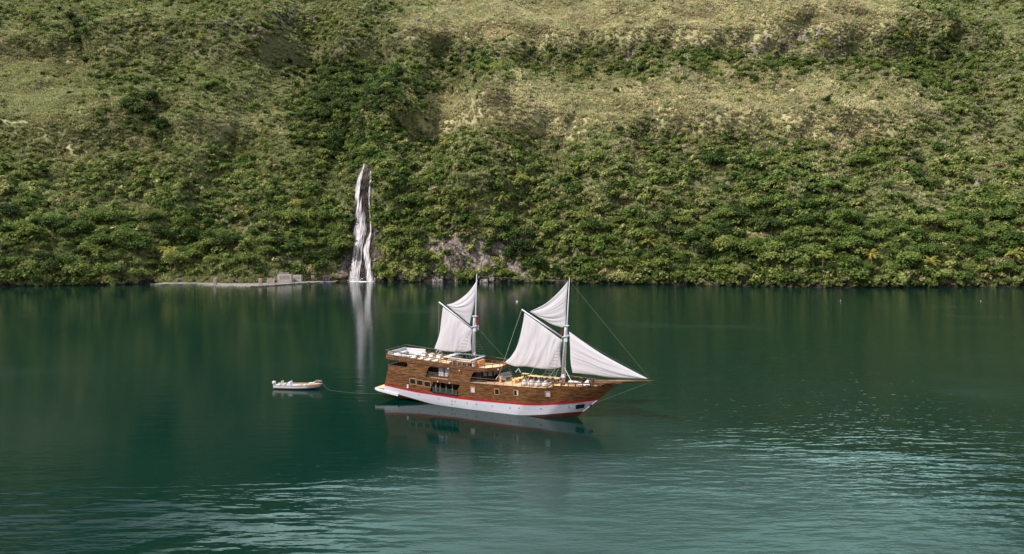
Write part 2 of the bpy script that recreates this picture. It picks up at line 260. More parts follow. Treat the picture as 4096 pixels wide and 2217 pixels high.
def terrain_mat():
    m = bpy.data.materials.new('hillside_ground'); m.use_nodes = True; n = m.node_tree; l = n.links.new; p = n.nodes['Principled BSDF']
    g = n.nodes.new('ShaderNodeNewGeometry')
    def noise(s, d=5, st=None):
        z = n.nodes.new('ShaderNodeTexNoise'); z.inputs['Scale'].default_value = s; z.inputs['Detail'].default_value = d; z.inputs['Roughness'].default_value = .65
        if st:
            mp = n.nodes.new('ShaderNodeMapping'); mp.inputs['Scale'].default_value = st; l(g.outputs['Position'], mp.inputs[0]); l(mp.outputs[0], z.inputs['Vector'])
        else: l(g.outputs['Position'], z.inputs['Vector'])
        return z
    def ramp(z, a, b, ca, cb):
        r = n.nodes.new('ShaderNodeValToRGB'); r.color_ramp.elements[0].position = a; r.color_ramp.elements[1].position = b; r.color_ramp.elements[0].color = (*ca, 1); r.color_ramp.elements[1].color = (*cb, 1); l(z, r.inputs[0]); return r
    def mix(f, a, b):
        x = n.nodes.new('ShaderNodeMix'); x.data_type = 'RGBA'; l(f, x.inputs[0]); l(a, x.inputs[6]); l(b, x.inputs[7]); return x
    def att(nm):
        a = n.nodes.new('ShaderNodeAttribute'); a.attribute_name = nm; return a
    under = ramp(noise(.5).outputs['Fac'], .35, .65, (.085, .09, .042), (.18, .175, .085))
    grass = ramp(noise(.16, 8).outputs['Fac'], .35, .65, (.27, .28, .13), (.44, .38, .22))
    rock = ramp(noise(.35, 8, (1, 1, .35)).outputs['Fac'], .36, .62, (.05, .04, .035), (.36, .295, .25))
    m1 = mix(ramp(att('grass').outputs['Fac'], .25, .6, (0, 0, 0), (1, 1, 1)).outputs[0], under.outputs[0], grass.outputs[0])
    ad = n.nodes.new('ShaderNodeMath'); ad.operation = 'ADD'; l(att('rock').outputs['Fac'], ad.inputs[0]); zz = noise(.22, 6); l(zz.outputs['Fac'], ad.inputs[1])
    rock = mix(att('wet').outputs['Fac'], rock.outputs[0], ramp(noise(.4, 8, (1, 1, .3)).outputs['Fac'], .35, .7, (.008, .008, .007), (.07, .055, .045)).outputs[0]); rock.outputs[2].name = 'Result'
    m2 = mix(ramp(ad.outputs[0], .92, 1.06, (0, 0, 0), (1, 1, 1)).outputs[0], m1.outputs[2], rock.outputs[2])
    l(m2.outputs[2], p.inputs['Base Color']); p.inputs['Roughness'].default_value = .95; p.inputs['Specular IOR Level'].default_value = .1
    vo = n.nodes.new('ShaderNodeTexVoronoi'); vo.feature = 'DISTANCE_TO_EDGE'; vo.inputs['Scale'].default_value = .2; vmp = n.nodes.new('ShaderNodeMapping'); vmp.inputs['Scale'].default_value = (1, .8, .7); nzv = noise(.3, 3); vad = n.nodes.new('ShaderNodeVectorMath'); vad.operation = 'MULTIPLY_ADD'; l(nzv.outputs['Color'], vad.inputs[0]); vad.inputs[1].default_value = (5, 5, 5); l(g.outputs['Position'], vad.inputs[2]); l(vad.outputs[0], vmp.inputs[0]); l(vmp.outputs[0], vo.inputs['Vector'])
    mr = n.nodes.new('ShaderNodeMapRange'); mr.inputs[2].default_value = .06; l(vo.outputs['Distance'], mr.inputs[0]); mrk = n.nodes.new('ShaderNodeMath'); mrk.operation = 'MULTIPLY'; l(mr.outputs[0], mrk.inputs[0]); l(ramp(ad.outputs[0], .85, .98, (0, 0, 0), (1, 1, 1)).outputs[0], mrk.inputs[1])
    b = n.nodes.new('ShaderNodeBump'); b.inputs['Distance'].default_value = 1.2; l(noise(.5, 8).outputs['Fac'], b.inputs['Height'])
    b2 = n.nodes.new('ShaderNodeBump'); b2.inputs['Distance'].default_value = .8; l(mrk.outputs[0], b2.inputs['Height']); l(b.outputs[0], b2.inputs['Normal']); l(b2.outputs[0], p.inputs['Normal'])
    return m
ter = npmesh('hillside', np.stack([TX, TY, TZ], -1).reshape(-1, 3), Fq, terrain_mat(), smooth=True)
LOW = np.clip(1.6 - TZ / 2.2, 0, 1)
for nm, arr in (('grass', G_ * (1 - LOW)), ('rock', K_ + LOW), ('wet', gs(U_, V_, [(1455, 900, 75, 330, 1.3)]) + LOW)):
    a = ter.data.attributes.new(nm, 'FLOAT', 'POINT'); a.data.foreach_set('value', np.clip(arr, 0, 1).ravel().astype(np.float32))
tag(ter, 'steep green hillside rising straight out of the lake', kind='structure')
def hill_at(x, z):
    """point on the hillside at given x and height"""
    q = np.linspace(0.0, .93, 400); X, Y, Z = hill(np.full(400, float(x)), q); i = int(np.argmax(Z >= z)); return Vector((x, Y[i], Z[i]))
def at_px(u, v):
    """the point of the hillside seen at a pixel of the photograph"""
    i = np.argmin((U_ - u) ** 2 + (V_ - v) ** 2 + (TY > 760) * 1e9); return Vector((TX.flat[i], TY.flat[i], TZ.flat[i]))

# ---------------------------------------------------------------- water
def water_mat():
    m = bpy.data.materials.new('lake_water'); m.use_nodes = True; n = m.node_tree; l = n.links.new; p = n.nodes['Principled BSDF']
    g = n.nodes.new('ShaderNodeNewGeometry')
    p.inputs['Base Color'].default_value = (.0, .0130, .0100, 1); p.inputs['IOR'].default_value = 1.33
    def noise(s, st, rot=0, d=2, dist=0):
        mp = n.nodes.new('ShaderNodeMapping'); mp.inputs['Scale'].default_value = st; mp.inputs['Rotation'].default_value = (0, 0, rot); l(g.outputs['Position'], mp.inputs[0])
        z = n.nodes.new('ShaderNodeTexNoise'); z.inputs['Scale'].default_value = s; z.inputs['Detail'].default_value = d; z.inputs['Distortion'].default_value = dist; l(mp.outputs[0], z.inputs['Vector']); return z.outputs['Fac']
    def blob(cx, cy, rx, ry, rot=0.0):
        mp = n.nodes.new('ShaderNodeMapping'); mp.vector_type = 'TEXTURE'; mp.inputs['Location'].default_value = (cx, cy, 0); mp.inputs['Scale'].default_value = (rx, ry, 50); mp.inputs['Rotation'].default_value = (0, 0, rot); l(g.outputs['Position'], mp.inputs[0])
        q = n.nodes.new('ShaderNodeTexGradient'); q.gradient_type = 'SPHERICAL'; l(mp.outputs[0], q.inputs[0]); return q.outputs['Fac']
    def mth(op, a, b):
        q = n.nodes.new('ShaderNodeMath'); q.operation = op
        for i, k in enumerate((a, b)):
            if isinstance(k, (int, float)): q.inputs[i].default_value = k
            else: l(k, q.inputs[i])
        return q.outputs[0]
    sx = n.nodes.new('ShaderNodeSeparateXYZ'); l(g.outputs['Position'], sx.inputs[0])
    def ramp(src, a, b, lo=0.0, hi=1.0):
        q = n.nodes.new('ShaderNodeMapRange'); q.interpolation_type = 'SMOOTHSTEP'; q.inputs[1].default_value = a; q.inputs[2].default_value = b; q.inputs[3].default_value = lo; q.inputs[4].default_value = hi; l(src, q.inputs[0]); return q.outputs[0]
    big = noise(.03, (.6, 1, 1), d=3); wob = mth('MULTIPLY', mth('SUBTRACT', big, .5), 1.1)
    patch = ramp(mth('ADD', blob(15, 56, 40, 38, -.1), wob), .02, .55)          # wind-ruffled patch before the yacht
    lee = ramp(mth('ADD', blob(-1, 88, 26, 15, -.43), mth('MULTIPLY', wob, .2)), .05, .55)   # slick calm water around the hull
    near = ramp(mth('SUBTRACT', sx.outputs[1], mth('MULTIPLY', ramp(sx.outputs[0], -18, 12), 20.0)), 74, 44); nr2 = ramp(sx.outputs[1], 76, 50); right = ramp(sx.outputs[0], 5, 35)
    # wave trains: long low swell lines, chop, fine ripples
    w1 = noise(.50, (.25, 1, 1), .12, 2, .25); w2 = noise(1.4, (.32, 1, 1), -.12, 2, .2); w3 = noise(4.5, (.5, 1, 1), .2, 2)
    quiet = mth('SUBTRACT', 1.0, mth('MULTIPLY', lee, .85))
    gust = ramp(noise(.12, (.5, 1, 1), .3, 3), .38, .66)
    a1 = mth('MULTIPLY', mth('ADD', .03, mth('MULTIPLY', near, mth('ADD', .14, mth('MULTIPLY', gust, .50)))), mth('SUBTRACT', 1.0, mth('MULTIPLY', patch, .75)))
    a2 = mth('ADD', .02, mth('MULTIPLY', mth('ADD', mth('MULTIPLY', near, .06), mth('MULTIPLY', right, .055)), mth('SUBTRACT', 1.0, mth('MULTIPLY', patch, .5))))
    h = mth('ADD', mth('MULTIPLY', w1, mth('MULTIPLY', a1, quiet)), mth('MULTIPLY', w2, mth('MULTIPLY', a2, quiet)))
    h = mth('ADD', h, mth('MULTIPLY', w3, mth('MULTIPLY', quiet, mth('ADD', .006, mth('MULTIPLY', patch, .012)))))
    b = n.nodes.new('ShaderNodeBump'); b.inputs['Distance'].default_value = 1.0; b.inputs['Strength'].default_value = 1.0; l(h, b.inputs['Height']); l(b.outputs[0], p.inputs['Normal'])
    # slick and ruffled facets side by side: a mirror-like share and a rough share
    p.inputs['Roughness'].default_value = .07; p.inputs['IOR'].default_value = 1.20
    p2 = n.nodes.new('ShaderNodeBsdfPrincipled'); p2.inputs['Base Color'].default_value = p.inputs['Base Color'].default_value; p2.inputs['IOR'].default_value = 1.33; p2.inputs['Roughness'].default_value = .50; l(b.outputs[0], p2.inputs['Normal'])
    ms = n.nodes.new('ShaderNodeMixShader'); l(mth('MULTIPLY', patch, mth('ADD', .30, mth('MULTIPLY', nr2, .40))), ms.inputs[0]); l(p.outputs[0], ms.inputs[1]); l(p2.outputs[0], ms.inputs[2]); l(ms.outputs[0], n.nodes['Material Output'].inputs[0])
    return m
wt = MB().add([(-1500, -300, 0), (1500, -300, 0), (1500, 700, 0), (-1500, 700, 0)], [(0, 1, 2, 3)]).build('water', water_mat())
tag(wt, 'dark green lake water', kind='structure')
# ---------------------------------------------------------------- vegetation
def leaf_quads(P, N, size, asp=.7, rg=rng):
    """one small quad per point P, facing roughly N"""
    k = len(P); N = N + rg.normal(0, .55, (k, 3)); N /= np.linalg.norm(N, axis=1)[:, None]
    A = np.cross(N, rg.normal(0, 1, (k, 3))); A /= np.linalg.norm(A, axis=1)[:, None]; B = np.cross(N, A)
    s = size * rg.uniform(.55, 1.25, (k, 1)); A = A * s; B = B * s * asp
    V = np.stack([P - A, P + B * .9 - A * .1, P + A, P - B * .9 + A * .1], 1).reshape(-1, 3)
    return V, np.arange(4 * k).reshape(-1, 4)
def crown_mesh(name, m, rx, rz, zc, nl, n, size, seed, flat=.75):
    rg = np.random.default_rng(seed); P = []; N = []
    for i in range(nl):
        th = rg.uniform(0, 2 * math.pi); ph = rg.uniform(-.5, 1); rr = rg.uniform(.25, .72) if i else 0
        c = np.array([math.cos(th) * rr * rx, math.sin(th) * rr * rx, zc + ph * rz * .6 * (1 - rr * .4)]); r = rx * rg.uniform(.33, .58)
        k = max(8, int(n / nl)); d = rg.normal(0, 1, (k, 3)); d /= np.linalg.norm(d, axis=1)[:, None]; d[:, 2] = np.where(d[:, 2] < -.35, -d[:, 2], d[:, 2])
        rad = r * rg.uniform(.6, 1.1, (k, 1)) * (1 + .25 * rg.normal(0, .5, (k, 1)))
        P.append(c + d * rad * np.array([1, 1, flat])); N.append(d + np.array([0, 0, .35]))
    V, Fc = leaf_quads(np.concatenate(P), np.concatenate(N), size, rg=rg)
    return npmesh(name, V, Fc, m, link=False).data
def trunk_mesh(h, r, seed, lim=4, spread=1.6):
    rg = random.Random(seed); mb = MB(); lean = (rg.uniform(-.4, .4), rg.uniform(-.4, .4))
    top = Vector((lean[0], lean[1], h)); mid = Vector((lean[0] * .3, lean[1] * .6, h * .5))
    mb.tube([(0, 0, -1.2), mid, top], [r, r * .75, r * .4], 6)
    for k in range(lim):
        a = rg.uniform(0, 6.28); s = mid.lerp(top, rg.uniform(0, .9))
        mb.tube([s, s + Vector((math.cos(a) * spread * .5, math.sin(a) * spread * .5, h * .16)), s + Vector((math.cos(a) * spread, math.sin(a) * spread, h * .3))], [r * .4, r * .25, r * .1], 4)
    o = mb.build('trunk', M['bark']); me = o.data; bpy.data.objects.remove(o); return me
def palm_crown(seed, n=15, Lf=3.6, droop=1.0, m=None):
    rg = random.Random(seed); V = []; Fc = []
    for i in range(n):
        a = i * 2.4 + rg.uniform(-.3, .3); el = rg.uniform(.15, 1.15) if i > 3 else 1.35; l_ = Lf * rg.uniform(.8, 1.1)
        pts = []; p = Vector((0, 0, 0)); e = el
        for s in range(8):
            pts.append(p.copy()); p += Vector((math.cos(a) * math.cos(e), math.sin(a) * math.cos(e), math.sin(e))) * l_ / 7; e -= .30 * droop * (.5 + s / 6)
        side = Vector((-math.sin(a), math.cos(a), 0))
        for s in range(1, 7):
            for sg in (-1, 1):
                for off in (0, .5):
                    b = pts[s].lerp(pts[s + 1], off); t = (pts[s + 1] - pts[s]).normalized(); wl = l_ * .2 * (1 - abs(s - 3) / 5.5)
                    tip = b + side * sg * wl + t * wl * .55 - Vector((0, 0, wl * .45)); k = len(V)
                    V += [b - t * .07, b + t * .09, tip + t * .03, tip - t * .03]; Fc.append((k, k + 1, k + 2, k + 3))
        for s in range(7):
            k = len(V); V += [pts[s] - side * .05, pts[s] + side * .05, pts[s + 1] + side * .04, pts[s + 1] - side * .04]; Fc.append((k, k + 1, k + 2, k + 3))
    return npmesh('crown', [tuple(v) for v in V], Fc, m or M['leaf_palm'], link=False).data
def tuft(name, m, seed, n=70, r=.9, h=.9, size=.16):
    rg = np.random.default_rng(seed); a = rg.uniform(0, 6.28, n); q = np.sqrt(rg.uniform(0, 1, n)) * r
    P = np.stack([np.cos(a) * q, np.sin(a) * q, rg.uniform(-.1, .15, n)], 1); t = np.stack([np.cos(a) * .6, np.sin(a) * .6, np.ones(n)], 1) * (h * rg.uniform(.4, 1, (n, 1)))
    s = np.cross(t, rg.normal(0, 1, (n, 3))); s /= np.linalg.norm(s, axis=1)[:, None]; s *= size
    V = np.stack([P - s, P + s, P + t + s * .35, P + t - s * .35], 1).reshape(-1, 3)
    return npmesh(name, V, np.arange(4 * n).reshape(-1, 4), m, link=False)

# --- scattering on the hillside: candidates over the surface, kept by how much of each cover grows there
_q = np.linspace(0, .95, 1200); _l = np.zeros(1200)
for _x in (-300., -160., -20., 60., 150., 260.):
    _a, _b, _c = hill(np.full(1200, _x), _q); _l += np.r_[0, np.cumsum(np.hypot(np.diff(_b), np.diff(_c)))]
def candidates(n, seed=0, xlim=620):
    """points spread evenly over the slope's own surface"""
    rg = np.random.default_rng(seed); n = int(n * .55 * xlim / 470); x = rg.uniform(-xlim, xlim, n); q = np.interp(rg.uniform(0, _l[-1], n), _l, _q)
    X, Y, Z = hill(x, q)
    g, d, k, u, v = cls(X, Y, Z)
    ok = (Z > .25) & (u > -1000) & (u < 5100) & (v > -70)
    i = np.nonzero(ok)[0]; print('candidates', len(i))
    return X[i], Y[i], Z[i], g[i], d[i], k[i], u[i], v[i], rg
FALL = lambda u, v: (np.abs(u - np.interp(v, [640, 720, 820, 900, 1010, 1130], [1462, 1446, 1440, 1444, 1426, 1418])) < np.interp(v, [640, 720, 900, 1130], [9, 20, 38, 42])) & (v > 650) | (np.abs(u - np.interp(v, [690, 930, 1000, 1130], [1487, 1484, 1466, 1482])) < np.interp(v, [690, 900, 960], [8, 12, 24])) & (v > 690)
def scatter(name, protos, X, Y, Z, scl, tilt, rg, label, sink=.1):
    n = len(X); idx = rg.integers(0, len(protos), n)
    ob = npmesh(name, np.stack([X, Y, Z - sink], 1), np.zeros((0, 4), np.int32), protos[0].data.materials[0])
    a = ob.data.attributes.new('rot', 'FLOAT_VECTOR', 'POINT'); a.data.foreach_set('vector', np.stack([rg.normal(tilt, .12, n), rg.normal(0, .12, n), rg.uniform(0, 6.28, n)], 1).astype(np.float32).ravel())
    a = ob.data.attributes.new('scl', 'FLOAT', 'POINT'); a.data.foreach_set('value', scl.astype(np.float32))
    a = ob.data.attributes.new('pick', 'INT', 'POINT'); a.data.foreach_set('value', idx.astype(np.int32))
    g = bpy.data.node_groups.new(name, 'GeometryNodeTree'); g.interface.new_socket('Geometry', in_out='INPUT', socket_type='NodeSocketGeometry'); g.interface.new_socket('Geometry', in_out='OUTPUT', socket_type='NodeSocketGeometry')
    N = g.nodes.new; l = g.links.new; gi = N('NodeGroupInput'); go = N('NodeGroupOutput'); ip = N('GeometryNodeInstanceOnPoints'); jn = N('GeometryNodeJoinGeometry')
    for p in reversed(protos):
        oi = N('GeometryNodeObjectInfo'); oi.inputs['Object'].default_value = p; oi.transform_space = 'ORIGINAL'; tg = N('GeometryNodeGeometryToInstance'); l(oi.outputs['Geometry'], tg.inputs[0]); l(tg.outputs[0], jn.inputs[0])
    def na(nm, t):
        q = N('GeometryNodeInputNamedAttribute'); q.data_type = t; q.inputs['Name'].default_value = nm; return q.outputs['Attribute']
    l(gi.outputs[0], ip.inputs['Points']); l(jn.outputs[0], ip.inputs['Instance']); ip.inputs['Pick Instance'].default_value = True
    l(na('pick', 'INT'), ip.inputs['Instance Index']); l(na('rot', 'FLOAT_VECTOR'), ip.inputs['Rotation']); l(na('scl', 'FLOAT'), ip.inputs['Scale']); l(ip.outputs[0], go.inputs[0])
    md = ob.modifiers.new('scatter', 'NODES'); md.node_group = g
    return tag(ob, label, kind='stuff')
def ob_of(me):
    return bpy.data.objects.new(me.name, me)
TD = -.35   # plants on the slope lean a little towards the lake (rotation about X)
# ground cover
X, Y, Z, g, d, k, u, v, rg = candidates(520000, seed=1)
keep = (rg.uniform(0, 1, len(X)) < np.clip(g * 1.4 - .05, 0, 1) * .95) & ~FALL(u, v) & (k < .5)
scatter('dry_grass', [tuft('grass', M['grass_dry'], 10 + i) for i in range(3)], X[keep], Y[keep], Z[keep], rg.uniform(.7, 1.7, keep.sum()), TD, rg, 'straw coloured grass on the open upper slopes')
lf = np.clip((2100 - u) / 900., .75, 1); g2 = fbm(u / 90., v / 70., 59, 3)
keep = (rg.uniform(0, 1, len(X)) < np.clip(.45 + g * np.where(u < 1500, .4, -.25) + g2 * .4, 0, 1) * lf) & ~FALL(u, v) & (k < .55)
scatter('green_grass', [tuft('grass', M['grass_green'], 20 + i) for i in range(3)], X[keep], Y[keep], Z[keep], rg.uniform(.8, 2.0, keep.sum()), TD, rg, 'green grass and creepers between the bushes')
shr = [ob_of(crown_mesh('shrub', M['leaf_shrub'], 1.5, 1.1, .7, 5, 230, .26, 30 + i)) for i in range(4)]
shd = [ob_of(crown_mesh('shrub', M['leaf_tree'], 1.7, 1.4, .9, 6, 260, .27, 36 + i)) for i in range(3)]
shb = [ob_of(crown_mesh('brush', M['leaf_brown'], 1.5, 1.0, .5, 5, 190, .22, 40 + i)) for i in range(3)]
X, Y, Z, g, d, k, u, v, rg = candidates(260000, seed=2)
band = np.clip(gs(u, v, [(2050, 250, 330, 60, 1), (3000, 230, 500, 90, 1), (2800, 560, 700, 60, .8), (3800, 300, 260, 260, .8), (1200, 120, 350, 90, .7)]), 0, 1)
shoreline = Z < 5
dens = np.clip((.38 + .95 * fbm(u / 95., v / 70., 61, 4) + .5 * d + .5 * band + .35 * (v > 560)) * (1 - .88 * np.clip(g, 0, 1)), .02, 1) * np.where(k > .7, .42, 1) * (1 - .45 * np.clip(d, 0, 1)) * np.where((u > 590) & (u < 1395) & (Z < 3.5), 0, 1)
dens = np.where(shoreline & (dens > 0), 1.6, dens)
keep = (rg.uniform(0, 1, len(X)) < dens * .55) & ~FALL(u, v)
s = rg.uniform(.0, 1, len(X)) ** 2.5 * 2.6 + .6; s = s * np.where(v > 650, 1.15, .95) * (1 - .5 * np.clip(g, 0, 1))
print('SHRUBS', len(X))
t = rg.uniform(0, 1, len(X)); pd = np.clip(.3 + 1.1 * d + .2 * (v > 800), 0, .97); isd = t < pd
scatter('shrub_cover', shr, X[keep & ~isd], Y[keep & ~isd] - .9 * (Z[keep & ~isd] < 3), Z[keep & ~isd], s[keep & ~isd], TD, rg, 'light green bushes massed over the hillside')
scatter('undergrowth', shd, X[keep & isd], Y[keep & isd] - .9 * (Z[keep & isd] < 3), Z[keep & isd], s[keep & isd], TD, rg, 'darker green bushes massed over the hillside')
X, Y, Z, g, d, k, u, v, rg = candidates(140000, seed=3)
band = np.clip(gs(u, v, [(1800, 260, 500, 80, 1), (3000, 200, 600, 120, 1), (2900, 560, 700, 70, 1), (3850, 350, 260, 260, .9), (1250, 140, 380, 110, .9), (3100, 800, 600, 160, .5)]), 0, 1)
keep = (rg.uniform(0, 1, len(X)) < (.10 + .6 * band) * .5 * np.where(k > .6, .3, 1)) & ~FALL(u, v)
scatter('dry_brush', shb, X[keep], Y[keep], Z[keep], rg.uniform(.6, 1.5, keep.sum()), TD, rg, 'brownish half dry bushes on the cliff bands')

vines = [tuft('vines', M['vine'], 50 + i, n=60, r=.8, h=-3.2, size=.13) for i in range(3)]
X, Y, Z, g, d, k, u, v, rg = candidates(90000, seed=9)
band = np.clip(gs(u, v, [(2000, 230, 420, 50, 1), (3000, 190, 560, 90, 1), (2700, 600, 800, 60, 1), (3750, 330, 260, 260, .8), (1000, 110, 350, 80, .7), (3500, 700, 350, 120, .7), (2100, 900, 350, 130, .7), (1850, 1000, 200, 90, .8)]), 0, 1)
keep = (rg.uniform(0, 1, len(X)) < band * .30) & (g < .7) & ~FALL(u, v)
scatter('hanging_vines', vines, X[keep], Y[keep] - .8, Z[keep] + 1.6, rg.uniform(.5, 1.3, keep.sum()), 0, rg, 'grey brown creepers hanging down the steep ledges', 0)
# --- woodland too dense to tell apart, around the ravine, in the hollows and along the shore
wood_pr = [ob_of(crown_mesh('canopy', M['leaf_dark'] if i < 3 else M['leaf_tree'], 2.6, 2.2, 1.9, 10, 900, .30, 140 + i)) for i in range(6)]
X, Y, Z, g, d, k, u, v, rg = candidates(70000, seed=6)
hol = fbm(u / 130., v / 100., 71, 3)
pw = (np.clip(d * 1.1, 0, 1.2) + .35 * (v > 850) + .25 * (v > 650) * (hol > .0) + .22 * (hol > .15)) * (1 - np.clip(g * 1.4, 0, 1)) * np.where(k > .5, .05, 1)
gl = np.abs(fbm((u - v * .55) / 170., v / 520., 77, 2)); pw = pw + 1.1 * (gl < .035) * (v > 420) * (1 - np.clip(g * 1.6, 0, 1)) * (k < .5)
keep = (rg.uniform(0, 1, len(X)) < pw * .42) & ~FALL(u, v) & ~((u > 590) & (u < 1395) & (Z < 7)) & (Z > 1.2)
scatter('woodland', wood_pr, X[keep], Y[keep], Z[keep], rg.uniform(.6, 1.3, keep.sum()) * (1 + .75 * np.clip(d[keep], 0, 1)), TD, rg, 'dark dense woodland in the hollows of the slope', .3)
# --- single broadleaf trees: the largest 300
X, Y, Z, g, d, k, u, v, rg = candidates(60000, seed=4, xlim=330)
pw = (np.clip(.08 + d * .9 + .5 * (v > 900) + .25 * (v > 650), 0, 2)) * (1 - .9 * np.clip(g, 0, 1)) * np.where(k > .55, .04, 1) * ~FALL(u, v) * ((u > 20) & (u < 4080) & (v > 15))
pw = np.where((Z < 5) & (u > 560) & (u < 1390), 0, pw)
order = np.argsort(-(pw * rg.uniform(0, 1, len(X)) ** .7)); pick = []
for i in order:
    if pw[i] <= 0: break
    if all((X[i] - X[j]) ** 2 + (Y[i] - Y[j]) ** 2 + (Z[i] - Z[j]) ** 2 > 55 for j in pick): pick.append(int(i))
    if len(pick) >= 286: break
KINDS = []
for i in range(7):
    mt = M['leaf_dark'] if i in (0, 3) else M['leaf_tree']; rx = [3.1, 2.8, 3.4, 2.7, 3.6, 2.5, 3.0][i]; hh = [5.2, 4.6, 4.4, 6.0, 4.0, 5.0, 3.6][i]
    KINDS.append((crown_mesh('crown', mt, rx, 2.2, hh * .78, 11, 1500, .27, 60 + i), trunk_mesh(hh * .8, .17, 80 + i), i))
KW = ['tall dark leafed', 'mid green rounded', 'broad green spreading', 'tall narrow dark', 'wide low green', 'slim light green', 'squat bushy green']
def where_is(u, v):
    a = 'above the far left shore' if u < 560 else 'above the stone quay' if u < 1380 else 'beside the waterfall ravine' if u < 1700 else 'above the rock face' if u < 2200 else 'on the slope behind the bowsprit' if u < 2900 else 'on the right hand slope' if u < 3600 else 'near the right edge of the hillside'
    b = 'at the foot' if v > 1020 else 'low' if v > 850 else 'half way up' if v > 600 else 'high' if v > 300 else 'near the top'
    return a, b
def place_tree(p, kind, s, rz, u, v):
    t = empty('broadleaf_tree', p, rz); t.scale = (s, s, s * rng.uniform(.9, 1.15))
    cr = bpy.data.objects.new('crown', KINDS[kind][0]); C.objects.link(cr); cr.parent = t
    tk = bpy.data.objects.new('trunk', KINDS[kind][1]); C.objects.link(tk); tk.parent = t
    a, b = where_is(u, v)
    return tag(t, f'{KW[kind]} tree {b} {a}', 'tree', 'broadleaf trees on the hillside, ' + KW[kind] + ' ones ' + b + ' ' + a)
for n_, i in enumerate(pick):
    kind = int(rng.choice([0, 3])) if (d[i] > .6 and rng.uniform() < .75) else int(rng.choice([1, 2, 4, 5, 6, 0]))
    place_tree((X[i], Y[i], Z[i] - .3), kind, rng.uniform(.85, 1.75) * (1.25 if v[i] > 600 else 1.0), rng.uniform(0, 6.28), u[i], v[i])
for uu, vv, kd, s_ in [(600, 450, 0, 2.3), (575, 500, 3, 2.1), (635, 545, 0, 2.0), (610, 590, 3, 1.6), (310, 150, 0, 2.2), (335, 215, 3, 2.2), (290, 110, 3, 1.8), (340, 270, 0, 1.5), (1420, 530, 0, 1.5), (1340, 470, 3, 1.4), (3310, 430, 3, 1.2), (2960, 415, 6, .7), (1500, 590, 0, 1.3), (860, 360, 1, 1.3)]:
    place_tree(at_px(uu, vv), kd, s_, 1.0, uu, vv)
# --- palms
PK = [(palm_crown(100 + i, 17 - i, 3.4 + .4 * i, .8 + .2 * i), trunk_mesh(3.4 + i * .8, .2, 120 + i, 0)) for i in range(3)]
PALMS = [(1716, 728, 1.05), (2078, 748, 1.2), (2008, 838, 1.3), (1165, 905, 1.3), (1240, 895, 1.25), (1190, 845, 1.0), (1150, 1010, 1.1), (690, 1050, 1.25), (665, 1040, 1.0), (160, 965, 1.2), (400, 1035, 1.1), (385, 900, .9), (3045, 1055, 1.1), (3480, 1055, 1.1), (3290, 1085, 1.3), (3710, 1085, 1.3), (4050, 1055, 1.2), (2890, 1010, 1.0), (1835, 300, 1.3), (1993, 300, 1.3), (2200, 245, 1.2), (2860, 310, 1.2), (3070, 250, 1.2), (3300, 215, 1.3), (810, 155, 1.2), (975, 155, 1.2), (125, 75, 1.2), (2310, 690, 1.2), (1778, 590, 1.0), (3880, 1000, 1.0), (1140, 750, .9), (2590, 1010, 1.3), (3615, 160, .9), (2625, 640, .9), (1420, 530, .9), (1860, 840, .8)]
for n_, (uu, vv, s_) in enumerate(PALMS):
    p = at_px(uu, vv + 20); t = empty('palm_tree', p + Vector((0, -.8, .6)), n_ * 1.3); t.scale = (s_ * 1.35,) * 3; kk = n_ % 3
    cr = bpy.data.objects.new('crown', PK[kk][0]); C.objects.link(cr); cr.parent = t; cr.location = Vector(PK[kk][1].vertices[17].co) * 1.0
    tk = bpy.data.objects.new('trunk', PK[kk][1]); C.objects.link(tk); tk.parent = t
    a, b = where_is(uu, vv); sz = 'small' if s_ < 1.05 else 'middle sized' if s_ < 1.22 else 'large'
    tag(t, f'{sz} yellow green palm {b} {a}', 'palm', f'{sz} palms {b} {a}')
# --- rock outcrops
def rock_mesh(seed, w_, h_):
    bm = bmesh.new(); bmesh.ops.create_cube(bm, size=1); bmesh.ops.subdivide_edges(bm, edges=bm.edges[:], cuts=7, use_grid_fill=True)
    V = np.array([v.co[:] for v in bm.verts]); q = V * np.array([w_, 2.2, h_])
    dx = fbm(q[:, 0] * .7 + q[:, 1], q[:, 2] * .35, seed, 3); dy = fbm(q[:, 0] * .9, q[:, 2] * .5 + q[:, 1], seed + 5, 3); st = np.round(vnoise(q[:, 0] * .9, q[:, 2] * .55, seed + 9) * 3) / 3
    for v_, a, b_, c in zip(bm.verts, dx, dy, st):
        r = 1 - .35 * max(0, v_.co.z) ; v_.co = Vector((v_.co.x * w_ * r + a * .8, v_.co.y * 2.2 + b_ * 1.0 - c * .9, v_.co.z * h_ + a * .6))
    me = bpy.data.meshes.new('rock_outcrop'); bm.to_mesh(me); bm.free(); me.materials.append(M['rock']); return me
M['rock'] = mat('cliff_rock', (.13, .115, .105), .95, nscale=.9, col2=(.38, .33, .31), namt=.4, stretch=(1, 1, .3), bump=.3)
RM = [rock_mesh(200 + i, [2.6, 3.4, 2.0, 4.5][i], [6, 4.5, 7, 5][i]) for i in range(4)]
ROCKS = [(1830, 225, 0), (1885, 230, 2), (1990, 225, 0), (2035, 235, 2), (2195, 160, 0), (2255, 170, 2), (2530, 215, 0), (2590, 225, 2), (2845, 210, 0), (2910, 220, 1), (3062, 160, 0), (3120, 170, 2), (3285, 130, 0), (3350, 150, 2), (3498, 90, 2), (3995, 140, 0), (3995, 310, 0), (1670, 90, 0), (800, 80, 2), (965, 80, 2), (1170, 40, 2), (3000, 620, 0), (2290, 620, 2), (1928, 640, 2), (2080, 640, 2), (2500, 565, 2), (3900, 430, 2), (2905, 750, 2), (3815, 745, 2), (3905, 745, 2), (3775, 565, 1), (2555, 1000, 2), (1845, 860, 0)]
